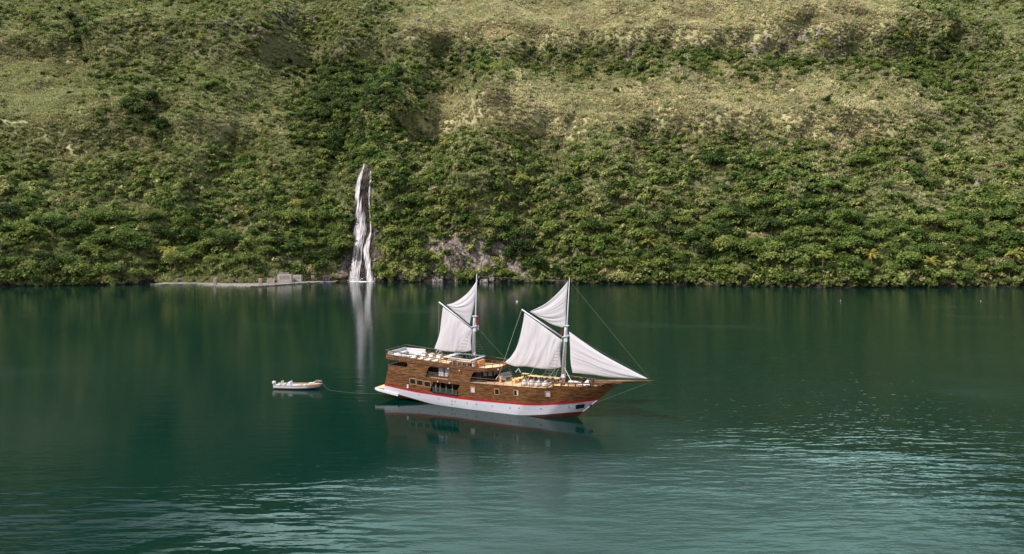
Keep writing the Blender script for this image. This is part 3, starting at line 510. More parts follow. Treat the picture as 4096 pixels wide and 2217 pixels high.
for n_, (uu, vv, kk) in enumerate(ROCKS):
    o = bpy.data.objects.new('rock_outcrop', RM[kk]); C.objects.link(o); o.location = at_px(uu, vv) + Vector((0, 0, 0)); o.rotation_euler = (0, 0, rng.uniform(-.5, .5)); s_ = rng.uniform(.7, 1.1); o.scale = (s_,) * 3
    a, b = where_is(uu, vv); tag(o, f'pale grey rock outcrop among bushes {b} {a}', 'rock', f'rock outcrops {b} {a}')
# --- blocks of the rock face by the water
for n_ in range(16):
    xx = -62 + n_ * 4.6 + rng.uniform(-1, 1); hh = rng.uniform(1.5, 5) if n_ % 3 else 9
    o = bpy.data.objects.new('shore_boulder', RM[int(rng.integers(0, 4))]); C.objects.link(o); p = hill_at(xx, hh * .4); s_ = rng.uniform(.5, .95); o.location = (p.x, p.y - .2, p.z - .6); o.scale = (s_ * 1.3, s_, s_ * .8); o.rotation_euler = (0, 0, rng.uniform(-.3, .3))
    tag(o, 'cracked grey rock block at the foot of the cliff right of the waterfall', 'rock', 'rock blocks at the foot of the cliff')
# ---------------------------------------------------------------- the sailing yacht (local X forward, Y to port, Z up, origin on the water at the stem foot)
SH_P, SH_A = Vector((8.77, 90.83, 0)), R(-25)
def S(x, y, z):
    return SH_P + Matrix.Rotation(SH_A, 3, 'Z') @ Vector((x, y, z))
ship = tag(empty('sailing_yacht', SH_P, SH_A), 'two masted wooden sailing yacht with white sails and red striped white hull', 'sailing yacht')
I = lambda xs_, ys_: (lambda x: float(np.interp(x, xs_, ys_)))
dl = I([-30, -28.9, -26, -22, -18.5, -14.8, -7, -3.1, -2.3, 0, 3, 6.2], [4.5, 4.41, 4.18, 3.97, 3.88, 3.90, 3.99, 4.08, 4.52, 4.56, 4.66, 4.86])
rb = I([-30, -24, -16.4, -7.1, -4.6, 0, 3, 4], [2.08, 1.58, 1.38, 1.52, 1.62, 2.12, 2.58, 2.75])
rt = lambda x: rb(x) + .26
wb = I([-30, -27, -24, -22, -19, -9, -6, -3, 1, 3], [1.0, .88, .45, .12, -.15, -.15, .1, .45, .90, 1.0])
kz = I([-31, -29, -26, -23.5, -20, -16, -1.5, 1, 4], [.75, .6, .25, -.1, -.75, -1.3, -1.4, -1.2, -1.0])
stemX = I([-1.4, 0, .89, 2.71, 5.13], [-1.6, 0, .95, 3.02, 5.95]); sternX = I([-1.4, 1, 2.3, 4.5], [-30.2, -29.9, -29.6, -28.9])
deckB = I([0, .08, .25, .5, .733, .867, .94, .98, 1], [2.55, 2.75, 2.95, 3.05, 2.75, 1.75, .92, .34, .05])
watB = I([0, .1, .25, .5, .733, .867, .933, 1], [1.95, 2.0, 2.1, 2.5, 2.54, 1.85, 1.0, .05])
def HP(s, zf):
    """hull surface on the starboard side at station s; zf = height or function of x"""
    x = -30 + 36 * s; z = 2
    for _ in range(5):
        z = zf(x) if callable(zf) else zf; x = sternX(z) * (1 - s) + stemX(z) * s
    t = min(max(z / 4.2, 0), 1.1); y = watB(s) + (deckB(s) - watB(s)) * t ** .62
    if z < 0: k = max(kz(x), -1.4) - .02; y *= math.sqrt(max(0, 1 - (z / k) ** 2)) if k < 0 else 0
    elif kz(x) > -.3:
        kk = kz(x); y *= min(1, max(0.02, (z - kk) / .3)) ** .4 if z < kk + .3 else 1
    return Vector((x, -y, z))
def side(x, z):
    s = (x - sternX(z)) / (stemX(z) - sternX(z)); p = HP(s, z); q = HP(min(s + .01, 1), z); z2 = z + .3; up = HP((x - sternX(z2)) / (stemX(z2) - sternX(z2)), z2)
    t = (q - p).normalized(); upv = (up - p).normalized(); return p, t, upv
ST = sorted(set([round(i / 60, 4) for i in range(61)] + [.955, .97, .985, .993, .0015] + [.2545, .2560, .387, .3885]))
def strip(name, f0, f1, nlev, m, offs=0.0, skip=None, smooth=True):
    mb = MB()
    for sg in (1, -1):
        rows = []
        for s in ST:
            row = []
            for k in range(nlev + 1):
                t = k / nlev; p = HP(s, lambda x: f0(x) * (1 - t) + f1(x) * t); y = (p.y - offs) * sg; row.append(Vector((p.x, y, p.z)))
            rows.append(row)
        n = nlev + 1; fs = []
        for i in range(len(ST) - 1):
            for k in range(nlev):
                if skip and sg == 1 and skip(ST[i], ST[i + 1], k): continue
                f = (i * n + k, i * n + k + 1, (i + 1) * n + k + 1, (i + 1) * n + k); fs.append(f if sg == -1 else f[::-1])
        mb.add([p for r_ in rows for p in r_], fs)
    return mb.build(name, m, ship, smooth)
strip('hull_bottom', kz, wb, 5, M['antifoul'])
strip('topsides', wb, rb, 5, M['white'])
strip('red_stripe', rb, rt, 1, M['red'], .035)
BS0, BS1 = .2552, .3878
strip('hull_planking', lambda x: rt(x) - .03, dl, 10, M['wood'], 0, lambda a, b, k: a > BS0 - .0012 and b < BS1 + .0012 and 1 <= k <= 7)
# transom
mb = MB(); L_ = [HP(0.0015, z) for z in np.linspace(1.0, 4.42, 9)]
mb.add([p for p in L_] + [Vector((p.x, -p.y, p.z)) for p in L_], [(i, i + 1, 9 + i + 1, 9 + i) for i in range(8)]); mb.build('transom', M['wood'], ship)
# deck (from stern to the bow, then the fore deck inside the bulwark)
def decksurf(name, s0, s1, zf, m, inset=.05):
    mb = MB(); ss = np.linspace(s0, s1, 34); V = []
    for s in ss:
        p = HP(float(s), zf); b = max(-p.y - inset, .01)
        for f in (-1, -.5, 0, .5, 1): V.append((p.x, b * f, p.z + .05 * (1 - f * f) - .015))
    mb.add(V, [(i * 5 + k, (i + 1) * 5 + k, (i + 1) * 5 + k + 1, i * 5 + k + 1) for i in range(33) for k in range(4)]); return mb.build(name, m, ship)
decksurf('main_deck', .001, .80, lambda x: min(dl(x), 4.10), M['deck'], .0)
decksurf('fore_deck', .8001, .985, lambda x: I([-3, 6], [4.12, 4.5])(x), M['deck'], .06)
mb = MB()
for sg in (-1, 1):
    pts = [HP(s, dl) for s in np.linspace(.001, .78, 40)]; mb.tube([(p.x, p.y * -sg if sg == 1 else p.y, p.z + .0) for p in pts], .05, 4)
mb.build('rubbing_strake', M['wood_dark'], ship)
# bow bulwark cap rail on little posts
cz = I([-2.6, 0, 3, 6], [4.93, 4.97, 5.03, 5.2]); cap = MB(); posts = MB()
for sg in (-1, 1):
    pts = []
    for s in np.linspace(.776, .997, 26):
        p = HP(float(s), dl); pts.append(Vector((p.x + .04, sg * -p.y * -1 if False else sg * abs(p.y), cz(p.x))))
    for i in range(len(pts) - 1):
        a, b = pts[i], pts[i + 1]; d_ = b - a; cap.box((a + b) / 2, (d_.length + .02, .26, .14), math.atan2(d_.y, d_.x), -math.atan2(d_.z, math.hypot(d_.x, d_.y)))
    for i in range(0, 25, 3): posts.box((pts[i].x, pts[i].y * .985, (cz(pts[i].x) + dl(pts[i].x)) / 2), (.12, .12, cz(pts[i].x) - dl(pts[i].x)))
    a = HP(.765, dl); b = pts[0]; cap.tube([(a.x - .2, sg * abs(a.y), a.z + .1), b], .09, 5)
cap.build('cap_rail', M['trim'] if False else M['wood'], ship); posts.build('bulwark_posts', M['wood_dark'], ship)
# swim platform
pl = MB()
for sg in (-1, 1):
    n = 10; V = []
    for i in range(n + 1):
        x = -31.4 + 4.3 * i / n; zt = 1.56 - .115 * (x + 31.4) * 1.05; y = 2.25 + .4 * min(1, (i + 1) / 3)
        V += [(x, sg * (y - .75), zt - .36), (x, sg * y, zt - .33), (x, sg * y, zt - .02), (x, sg * (y - .75), zt - .02)]
    Fc = [(i * 4 + k, i * 4 + (k + 1) % 4, i * 4 + 4 + (k + 1) % 4, i * 4 + 4 + k) for i in range(n) for k in range(4)] + [(0, 1, 2, 3), (n * 4, n * 4 + 3, n * 4 + 2, n * 4 + 1)]
    pl.add(V, Fc)
pl.box((-30.6, 0, 1.36), (1.55, 3.1, .32)); sp = pl.build('swim_platform', M['white_dirty'], ship)
MB().box((-30.55, 0, 1.545), (1.7, 4.6, .03)).build('platform_deck', M['deck'], sp)
hb = lambda x: 2.66 + .011 * (x + 29)
# ---- upper deck slab and bulwark
zb_ = I([-29.2, -21.7, -12.5, -10.7], [6.14, 5.72, 5.60, 5.66]); zt_ = I([-29.2, -21.7, -12.5, -10.7], [6.92, 6.42, 6.11, 6.22]); zr_ = I([-29.2, -21.7, -12.5, -10.7], [7.48, 6.95, 6.54, 6.70])
OUT = [(-29.1, -2.72), (-25, -2.78), (-20, -2.84), (-16, -2.88), (-12.5, -2.9), (-10.75, -1.6), (-10.75, 1.6), (-12.5, 2.9), (-16, 2.88), (-20, 2.84), (-25, 2.78), (-29.1, 2.72)]
mb = MB(); INN = [(x + (.06 if x < -28 else -.06 if x > -12.6 else 0), y * .975) for x, y in OUT]
fl = lambda x, y: zb_(x) + .16
for k in range(4):
    a = [0, 1, 2, 3, 4][k]; b = a + 1
    V = [INN[a], INN[b], (INN[b][0], -INN[b][1]), (INN[a][0], -INN[a][1])]; mb.prism(V, lambda x, y: zb_(x) + .02, fl)
mb.prism([INN[4], INN[5], INN[6], INN[7]], lambda x, y: zb_(x) + .02, fl); sd = mb.build('sun_deck', M['deck'], ship)
mb = MB(); rl = MB(); md = MB(); npst = []
for i in range(len(OUT)):
    a, b = OUT[i], OUT[(i + 1) % len(OUT)]
    L2 = math.hypot(b[0] - a[0], b[1] - a[1]); nx, ny = -(b[1] - a[1]) / L2 * .07, (b[0] - a[0]) / L2 * .07
    mb.add([(a[0], a[1], zb_(a[0])), (b[0], b[1], zb_(b[0])), (b[0], b[1], zt_(b[0])), (a[0], a[1], zt_(a[0])), (a[0] + nx, a[1] + ny, zb_(a[0])), (b[0] + nx, b[1] + ny, zb_(b[0])), (b[0] + nx, b[1] + ny, zt_(b[0])), (a[0] + nx, a[1] + ny, zt_(a[0]))],
           [(0, 1, 2, 3), (7, 6, 5, 4), (3, 2, 6, 7), (0, 4, 5, 1)])
    rl.tube([(a[0], a[1], zr_(a[0])), (b[0], b[1], zr_(b[0]))], .062, 6)
    md.tube([(a[0], a[1] * 1.005, zb_(a[0]) + .16), (b[0], b[1] * 1.005, zb_(b[0]) + .16)], .03, 4)
    n = max(1, round(L2 / 1.2))
    for k in range(n):
        t = k / n; npst.append((a[0] * (1 - t) + b[0] * t + nx * .5, a[1] * (1 - t) + b[1] * t + ny * .5))
mb.build('sun_deck_bulwark', M['wood'], ship); md.build('bulwark_moulding', M['wood_dark'], ship); rlo = rl.build('sun_deck_rail', M['wood_dark'], ship)
for x, y in npst: MB().tube([(x, y, zt_(x) - .05), (x, y, zr_(x))], .04, 5).build('rail_post', M['wood_dark'], rlo)
# ---- house sides with their openings
def wall_plate(outer, holes, name, sg):
    loops = [outer] + holes; tris = tessellate_polygon([[Vector((x, z, 0)) for x, z in l_] for l_ in loops]); P2 = [p for l_ in loops for p in l_]
    n = len(P2); V = [(x, sg * -hb(x), z) for x, z in P2] + [(x, sg * -(hb(x) - .09), z) for x, z in P2]
    Fc = [tuple(t) for t in tris] + [tuple(i + n for i in t)[::-1] for t in tris]; k = 0
    for l_ in loops:
        m_ = len(l_); Fc += [(k + i, k + (i + 1) % m_, n + k + (i + 1) % m_, n + k + i) for i in range(m_)]; k += m_
    mb = MB().add(V, Fc); return mb.build(name, M['wood'], ship)
outer = [(-28.8, dl(-28.8) + .12)] + [(x, dl(x) - .02) for x in (-27.5, -26, -24, -22, -20, -18, -16, -14.95)] + [(-14.75, 4.5), (-14.5, 5.1), (-14.3, 5.36), (-14.0, 5.46), (-13.2, 5.47), (-13.0, zb_(-13) + .03)] + [(x, zb_(x) + .03) for x in (-15, -17, -19, -21, -23, -25.9)] + [(-25.7, 5.93), (-25.4, 5.8), (-25.28, 5.55), (-25.5, 4.98), (-28.8, 5.26)]
hole = [(-22.2, 4.03), (-18.5, 3.93), (-18.3, 5.52), (-21.4, 5.62), (-21.62, 5.5), (-21.78, 5.3)]
wall_plate(outer, [hole], 'house_side', 1); wall_plate(outer, [hole], 'house_side', -1)
MB().box((-28.75, 0, 4.84), (.09, 5.1, .85)).build('stern_bulwark', M['wood'], ship)
for sg in (-1, 1): MB().tube([(-28.6, sg * 2.6, 4.4), (-28.6, sg * 2.6, 6.1)], .07, 5).build('awning_post', M['wood_dark'], ship)
mb = MB()
for sg in (-1, 1): mb.tube([(x, sg * (hb(x) + .02), 5.12 if x > -26 else 5.28 - .1 * (x + 28.6)) for x in (-28.6, -25.5)], .05, 5)
mb.build('stern_rail', M['wood_dark'], ship)
# cabin block and wheelhouse
CB = [(-25.0, -1.95), (-19.9, -2.0), (-19.9, -2.0), (-13.3, -2.1), (-12.05, -1.15), (-12.05, 1.15), (-13.3, 2.1), (-25.0, 1.95)]
CB = [p for i, p in enumerate(CB) if i != 2]
cab = MB().prism(CB, lambda x, y: dl(x) - .05, lambda x, y: zb_(x) + .05).build('wheelhouse', M['cabin'], ship)
def pane(x0, y0, x1, y1, z0, z1, name, m, par, off=.03, frame=None):
    a = Vector((x0, y0, 0)); b = Vector((x1, y1, 0)); d_ = b - a; nrm = Vector((d_.y, -d_.x, 0)).normalized(); c = (a + b) / 2 + nrm * off; c.z = (z0 + z1) / 2; rz = math.atan2(d_.y, d_.x)
    w_ = MB().box(c, (d_.length, .04, z1 - z0), rz).build(name, m, par)
    if frame:
        f = MB(); c2 = c + nrm * .012
        for zz in (z0, z1): f.box((c2.x, c2.y, zz), (d_.length + .08, .07, .07), rz)
        for q in (a, b): f.box((q.x + nrm.x * (off + .014), q.y + nrm.y * (off + .014), (z0 + z1) / 2), (.07, .07, z1 - z0), rz)
        f.build('frame', frame, w_)
    return w_
M['pale_glass'] = mat('reflective_glass', (.16, .18, .22), .15, .5)
for t0, t1 in ((.08, .44), (.54, .9)):
    x0, y0, x1, y1 = -13.3, -2.1, -12.05, -1.15
    for sg in (1, -1):
        A = (x0 + (x1 - x0) * t0, (y0 + (y1 - y0) * t0) * sg, x0 + (x1 - x0) * t1, (y0 + (y1 - y0) * t1) * sg)
        if sg == -1: A = (A[2], A[3], A[0], A[1])
        pane(*A, 4.78, 5.36, 'window', M['pale_glass'], cab, .03, M['wood_dark'])
for y0 in (-1.05, -.3, .45): pane(-12.05, y0, -12.05, y0 + .6, 4.78, 5.36, 'window', M['pale_glass'], cab, .03, M['wood_dark'])
for x0 in (-14.9, -14.1): pane(x0, -2.09, x0 + .65, -2.1, 4.65, 5.4, 'window', M['glass'], cab, .03, M['wood_dark'])
# curtained doors in the big opening
for x0 in (-20.35, -19.35): 
    pane(x0, -2.0, x0 + .8, -2.0, 4.25, 5.5, 'curtained_door', M['curtain'], cab, .08, M['trim'])
pane(-24.8, -1.96, -22.8, -1.97, 4.3, 5.5, 'window', M['glass'], cab, .03, M['wood_dark'])
def rail(pts, h, name, post_every, m=M['wood_dark'], wires=(.3, .55), r=.035):
    """pts: polyline on the deck edge, rail of height h with posts and wires"""
    mb = MB(); mb.tube([(p[0], p[1], p[2] + h) for p in pts], r + .01, 5)
    o = mb.build(name, m, ship); w_ = MB()
    for f in wires: w_.tube([(p[0], p[1], p[2] + h * f) for p in pts], .014, 4)
    if wires: w_.build('rail_wires', M['wire'], o)
    acc = 0; last = None
    for i in range(len(pts) - 1):
        a, b = Vector(pts[i]), Vector(pts[i + 1]); n = max(1, round((b - a).length / post_every))
        for k in range(n): p = a.lerp(b, k / n); MB().tube([p, p + Vector((0, 0, h))], r, 4).build('rail_post', m, o)
    p = Vector(pts[-1]); MB().tube([p, p + Vector((0, 0, h))], r, 4).build('rail_post', m, o)
    return o
for sg in (-1, 1):
    P_ = [HP((x + 29) / 35., dl) for x in (-14.9,)]
    pts = []
    for x in (-14.8, -11, -7, -4.6, -2.7):
        p, _, _ = side(x, dl(x) - .03); pts.append((x, sg * (abs(p.y) - .06), dl(x)))
    rail(pts, .74, 'main_deck_rail', 1.35)
    rail([(-22.1, sg * (hb(-22.1) - .15), dl(-22.1)), (-18.55, sg * (hb(-18.5) - .15), dl(-18.5))], .8, 'side_deck_rail', 1.3, wires=(.3, .5, .75))
# stair down from the upper deck
st = MB()
for sg in (-.3, .3): st.tube([(-11.6 + 1.0, .9 + sg, 5.75), (-9.5, .9 + sg, 4.0)], .05, 4)
for k in range(7): t = (k + .5) / 7; st.box((-10.6 + 1.1 * t, .9, 5.75 - 1.75 * t), (.2, .6, .05))
st.build('deck_stair', M['wood_dark'], ship)
# ---- lower saloon balcony behind glass
xa, xb_ = side(-21.0, 2.8)[0].x, side(-16.5, 2.8)[0].x
bal = MB()
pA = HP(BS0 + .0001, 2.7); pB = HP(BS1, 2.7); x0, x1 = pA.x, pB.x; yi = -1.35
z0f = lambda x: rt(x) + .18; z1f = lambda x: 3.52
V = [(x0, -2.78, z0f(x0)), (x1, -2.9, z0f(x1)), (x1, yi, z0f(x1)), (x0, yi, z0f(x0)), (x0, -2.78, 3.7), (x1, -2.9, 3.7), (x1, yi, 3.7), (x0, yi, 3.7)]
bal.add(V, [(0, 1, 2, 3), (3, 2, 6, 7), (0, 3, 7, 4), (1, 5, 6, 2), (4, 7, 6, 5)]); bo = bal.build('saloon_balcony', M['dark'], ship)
for k in range(5):
    t = k / 4; x = x0 + .1 + (x1 - x0 - .2) * t; p, _, _ = side(x, 2.7); MB().box((x, p.y + .55, 2.7), (.09, .09, 1.75)).build('door_post', M['trim'], bo)
MB().box((x0 + .55, -2.35, 2.75), (.12, .3, 1.7)).build('door_frame', M['trim'], bo)
mb = MB(); mb2 = MB()
for k in range(4):
    xl, xr = x0 + .06 + (x1 - x0 - .12) * k / 4, x0 + .06 + (x1 - x0 - .12) * (k + 1) / 4 - .05; a, _, _ = side(xl, 2.2); b, _, _ = side(xr, 2.2)
    mb.add([(xl, a.y + .02, z0f(xl) - .02), (xr, b.y + .02, z0f(xr) - .02), (xr, b.y - .02, z0f(xr) + .78), (xl, a.y - .02, z0f(xl) + .80)], [(0, 1, 2, 3)])
    for zz in (.1, .72): mb2.box((xr + .03, b.y - .03, z0f(xr) + zz), (.12, .05, .05))
gl = bpy.data.materials.new('balustrade_glass'); gl.use_nodes = True; q = gl.node_tree.nodes['Principled BSDF']; q.inputs['Base Color'].default_value = (.05, .09, .09, 1); q.inputs['Alpha'].default_value = .45; q.inputs['Roughness'].default_value = .05
go = mb.build('glass_balustrade', gl, bo); mb2.build('glass_clamps', M['metal'], go)
# ---- hull windows
def hull_win(x0, x1, zb0, zt0, m, rim=.10):
    xm, zm = (x0 + x1) / 2, (zb0 + zt0) / 2; p, t, up = side(xm, zm); nrm = t.cross(up); nrm = nrm if nrm.y < 0 else -nrm
    w_, h_ = x1 - x0, zt0 - zb0
    def quad(wd, hd, d): return [p + t * a * wd / 2 + up * b * hd / 2 + nrm * d for a, b in ((-1, -1), (1, -1), (1, 1), (-1, 1))]
    fr = MB()
    A, B_ = quad(w_, h_, .06), quad(w_ - 2 * rim, h_ - 2 * rim, .06); A0, B0 = quad(w_, h_, -.06), quad(w_ - 2 * rim, h_ - 2 * rim, -.02)
    fr.add(A + B_ + A0 + B0, [(i, (i + 1) % 4, 4 + (i + 1) % 4, 4 + i) for i in range(4)] + [(8 + i, 8 + (i + 1) % 4, (i + 1) % 4, i) for i in range(4)] + [(4 + i, 4 + (i + 1) % 4, 12 + (i + 1) % 4, 12 + i) for i in range(4)])
    f = fr.build('window', M['trim'], ship); MB().add(quad(w_ - 1.9 * rim, h_ - 1.9 * rim, .025), [(0, 1, 2, 3)]).build('pane', m, f); return f
for i, (a, b) in enumerate(((-24.95, -23.82), (-23.74, -22.55), (-22.45, -21.25))):
    z1 = 3.64 - i * .08; hull_win(a, b, z1 - .92, z1, M['glass'])
for a, z0, z1, m_ in ((-14.74, 2.49, 3.39, 'curtain'), (-11.0, 2.54, 3.45, 'glass'), (-8.14, 2.66, 3.54, 'glass'), (-3.7, 2.86, 3.71, 'curtain')):
    f = hull_win(a, a + .78, z0, z1, M[m_], .11)
    if a == -8.14:
        p, t, up = side(a + .6, 3.1); MB().add([p + t * u_ + up * v_ + Vector((0, -.05, 0)) for u_, v_ in ((-.09, -.3), (.06, -.3), (.06, .3), (-.12, .3))], [(0, 1, 2, 3)]).build('curtain_edge', M['curtain'], f)
def disc(x, z, r, m, name, d=.02, thick=.05):
    p, t, up = side(x, z); nrm = t.cross(up); nrm = nrm if nrm.y < 0 else -nrm; V = []
    for dd, rr in ((-.03, r * 1.35), (d, r * 1.35), (d + .004, r), (d - .03, r)): V += [p + nrm * dd + (t * math.cos(a_) + up * math.sin(a_)) * rr for a_ in (2 * math.pi * k / 10 for k in range(10))]
    return MB().add(V, [(j * 10 + k, j * 10 + (k + 1) % 10, j * 10 + 10 + (k + 1) % 10, j * 10 + 10 + k) for j in range(3) for k in range(10)] + [tuple(range(30, 40))]).build(name, m, ship)
for x, z in ((-23.5, 1.25), (-20.1, 1.02), (-17.9, .92), (-17.35, .9), (-15.4, .86), (-13.9, .87), (-11.45, .87), (-8.75, .88), (-7.4, 1.0), (-4.4, 1.12), (-.75, 1.55), (-17.95, .45)):
    disc(x, z, .07, M['black'], 'porthole')
disc(.55, 3.5, .09, M['black'], 'hawse_hole')
x0, x1 = .05, 1.05; V = []
for x, z in ((x0, 1.22), (x1, 1.42), (x1 + .22, 2.02), (x0 + .05, 1.83)):
    p, t, up = side(x, z); nrm = t.cross(up); nrm = nrm if nrm.y < 0 else -nrm; V.append(p + nrm * .03)
MB().add(V + [v_ + Vector((0, .12, 0)) for v_ in V], [(0, 1, 2, 3), (0, 4, 5, 1), (1, 5, 6, 2), (2, 6, 7, 3), (3, 7, 4, 0)]).build('bow_hatch', M['black'], ship)
mb = MB(); mb.box((2.0, 0, 1.75), (.4, .5, .3), 0, -.8); mb.build('bow_fender', M['black'], ship)
mb = MB(); mb.tube([(.9, -.06, .85), (2.9, -.06, 2.62)], .05, 5); mb.build('stem_band', M['white'], ship)
for x, y, z in ((-18.22, -3.05, 5.62), (-16.4, -3.05, 5.5), (-19.9, -3.12, 3.62), (-17.95, -3.15, 3.6), (-10.9, -1.9, 5.9)):
    MB().lathe([(.02, -.12), (.1, -.08), (.12, .02), (.05, .1)], (x, y, z), 8).build('deck_lamp', M['cushion'], ship)
p, t, up = side(-25.35, 2.35); MB().box(p + Vector((0, -.04, 0)), (.28, .06, .54)).build('outlet_panel', M['white_dirty'], ship)
# ---- canopy over the bar on the upper deck
cf = MB(); cp = [(-19.3, -1.75), (-15.1, -1.9), (-15.1, 1.9), (-19.3, 1.75)]
for i in range(4):
    a, b = cp[i], cp[(i + 1) % 4]; za, zb2 = 6.98 - .03 * (a[0] + 19.3), 6.98 - .03 * (b[0] + 19.3)
    d_ = Vector((b[0] - a[0], b[1] - a[1], zb2 - za)); wd = .85 if i == 3 else .42 if i == 1 else .2
    cf.box(((a[0] + b[0]) / 2, (a[1] + b[1]) / 2, (za + zb2) / 2), (d_.length + .2, wd, .12), math.atan2(d_.y, d_.x), -math.atan2(d_.z, math.hypot(d_.x, d_.y)))
cfo = cf.build('canopy_frame', M['white_dirty'], ship, bevel=.03)
MB().box((-14.98, -1.45, 6.35), (.12, .75, 1.15)).build('canopy_panel', M['white_dirty'], cfo)
for x in (-19.0, -18.3, -17.5, -16.7, -15.9): MB().tube([(x, -1.78, 5.9), (x + .1, -1.78, 6.92)], .03, 5).build('canopy_post', M['white_dirty'], cfo)
for x in (-19.0, -17, -15.3): MB().tube([(x, 1.78, 5.9), (x, 1.78, 6.92)], .03, 5).build('canopy_post', M['white_dirty'], cfo)
MB().box((-17.2, -.2, 6.25), (2.6, .5, .08)).build('bar_counter', M['pinewood'], ship)
MB().box((-17.4, .9, 6.05), (3.2, .5, .55)).build('bar_bench', M['cushion'], ship)
MB().box((-14.75, .0, 6.2), (.65, 1.9, .85)).build('bar_cabinet', M['orange'], ship)
MB().box((-17.2, -.3, 6.02), (3.4, 2.6, .44)).build('bar_base', M['wood_dark'], ship)

# ---- masts and spars
def mast(x, zd, zh, zt2, lean, names):
    m_ = MB(); m_.tube([(x - .02, 0, zd + 1.4), (x + lean * (zh - zd), 0, zh + .4), (x + lean * (zh + 1.4 - zd), 0, zh + 1.6)], [.21, .17, .13], 10); mo = m_.build('mast', M['white'], ship, True)
    m_ = MB(); m_.box((x - .03, 0, zd + .7), (.5, .45, 1.4)); m_.build('mast_step', M['wood_dark'], mo)
    xt = x + lean * (zh - zd) + .26; m_ = MB(); m_.tube([(xt - .03, 0, zh - .3), (xt + .02, 0, zh + 2), (xt + lean * 5 + .1, 0, zt2)], [.11, .10, .05], 8); m_.build('topmast', M['white'], mo, True)
    m_ = MB(); m_.box((x + lean * (zh - zd) + .15, 0, zh + 1.55), (.75, .5, .12)); m_.box((x + lean * (zh - zd) + .15, 0, zh + .12), (.95, .62, .14), 0, -.25); m_.box((x + lean * (zh - zd) + .12, 0, zh - .25), (.42, .36, .8)); m_.build('crosstrees', M['white'], mo)
    m_ = MB()
    for a in (.0, .08): m_.tube([(x + .28 + a, -.1, zd + .6), (xt - .1 + a * .3, -.05, zh - .6)], .022, 4)
    m_.build('halyards', M['rope'], mo)
    return mo
m1 = mast(-2.05, 4.12, 10.75, 18.77, .045, 0)
m2 = mast(-15.8, 5.75, 11.35, 18.95, .02, 0)
c_ = MB()
for k in range(5): 
    q = rng.uniform(-.18, .18, 3); c_.lathe([(.05, -.16), (.2, -.08), (.22, .05), (.08, .17)], (-1.85 + q[0], -.25 + q[1] * .5, 5.45 + q[2] * 1.2), 8)
c_.tube([(-1.9, -.3, 5.3), (-1.75, -.3, 4.8), (-1.95, -.32, 4.3)], .05, 5); c_.tube([(-2.2 + .2 * math.cos(a), -.3, 5.0 + .32 * math.sin(a)) for a in np.linspace(0, 6.3, 12)], .035, 5)
c_.build('coiled_ropes', M['cushion'], m1)
c_ = MB(); c_.lathe([(.04, -.25), (.2, -.1), (.16, .12), (.05, .25)], (-15.5, -.2, 7.45), 8); c_.build('coiled_ropes', M['cushion'], m2)
def gaff(a, b, nm, r0, r1):
    o = MB().tube([a, b], [r0, r1], 8).build(nm, M['white'], ship, True); MB().tube([Vector(a) + Vector((-.5, 0, .54)), Vector(b) + Vector((.25, 0, .05))], .02, 4).build('track_rope', M['black'], o); return o
gaff((-2.2, -.12, 10.75), (-8.12, -.12, 14.2), 'gaff', .12, .09); gaff((-15.95, -.12, 11.15), (-21.45, -.12, 14.72), 'gaff', .12, .09)
# bowsprit
mb = MB(); mb.tube([(1.7, 0, 4.95), (6, 0, 5.38), (10.4, 0, 5.82)], [.2, .2, .09], 8); bs = mb.build('bowsprit', M['wood'], ship, True)
MB().box((4.3, 0, 5.1), (4.0, .9, .1), 0, -.09).build('bowsprit_deck', M['wood'], bs)
for x, y in ((1.55, .5), (2.2, -.2)): MB().box((x, y, 4.85), (.22, .22, 1.1)).build('mooring_bitt', M['wood_dark'], ship)
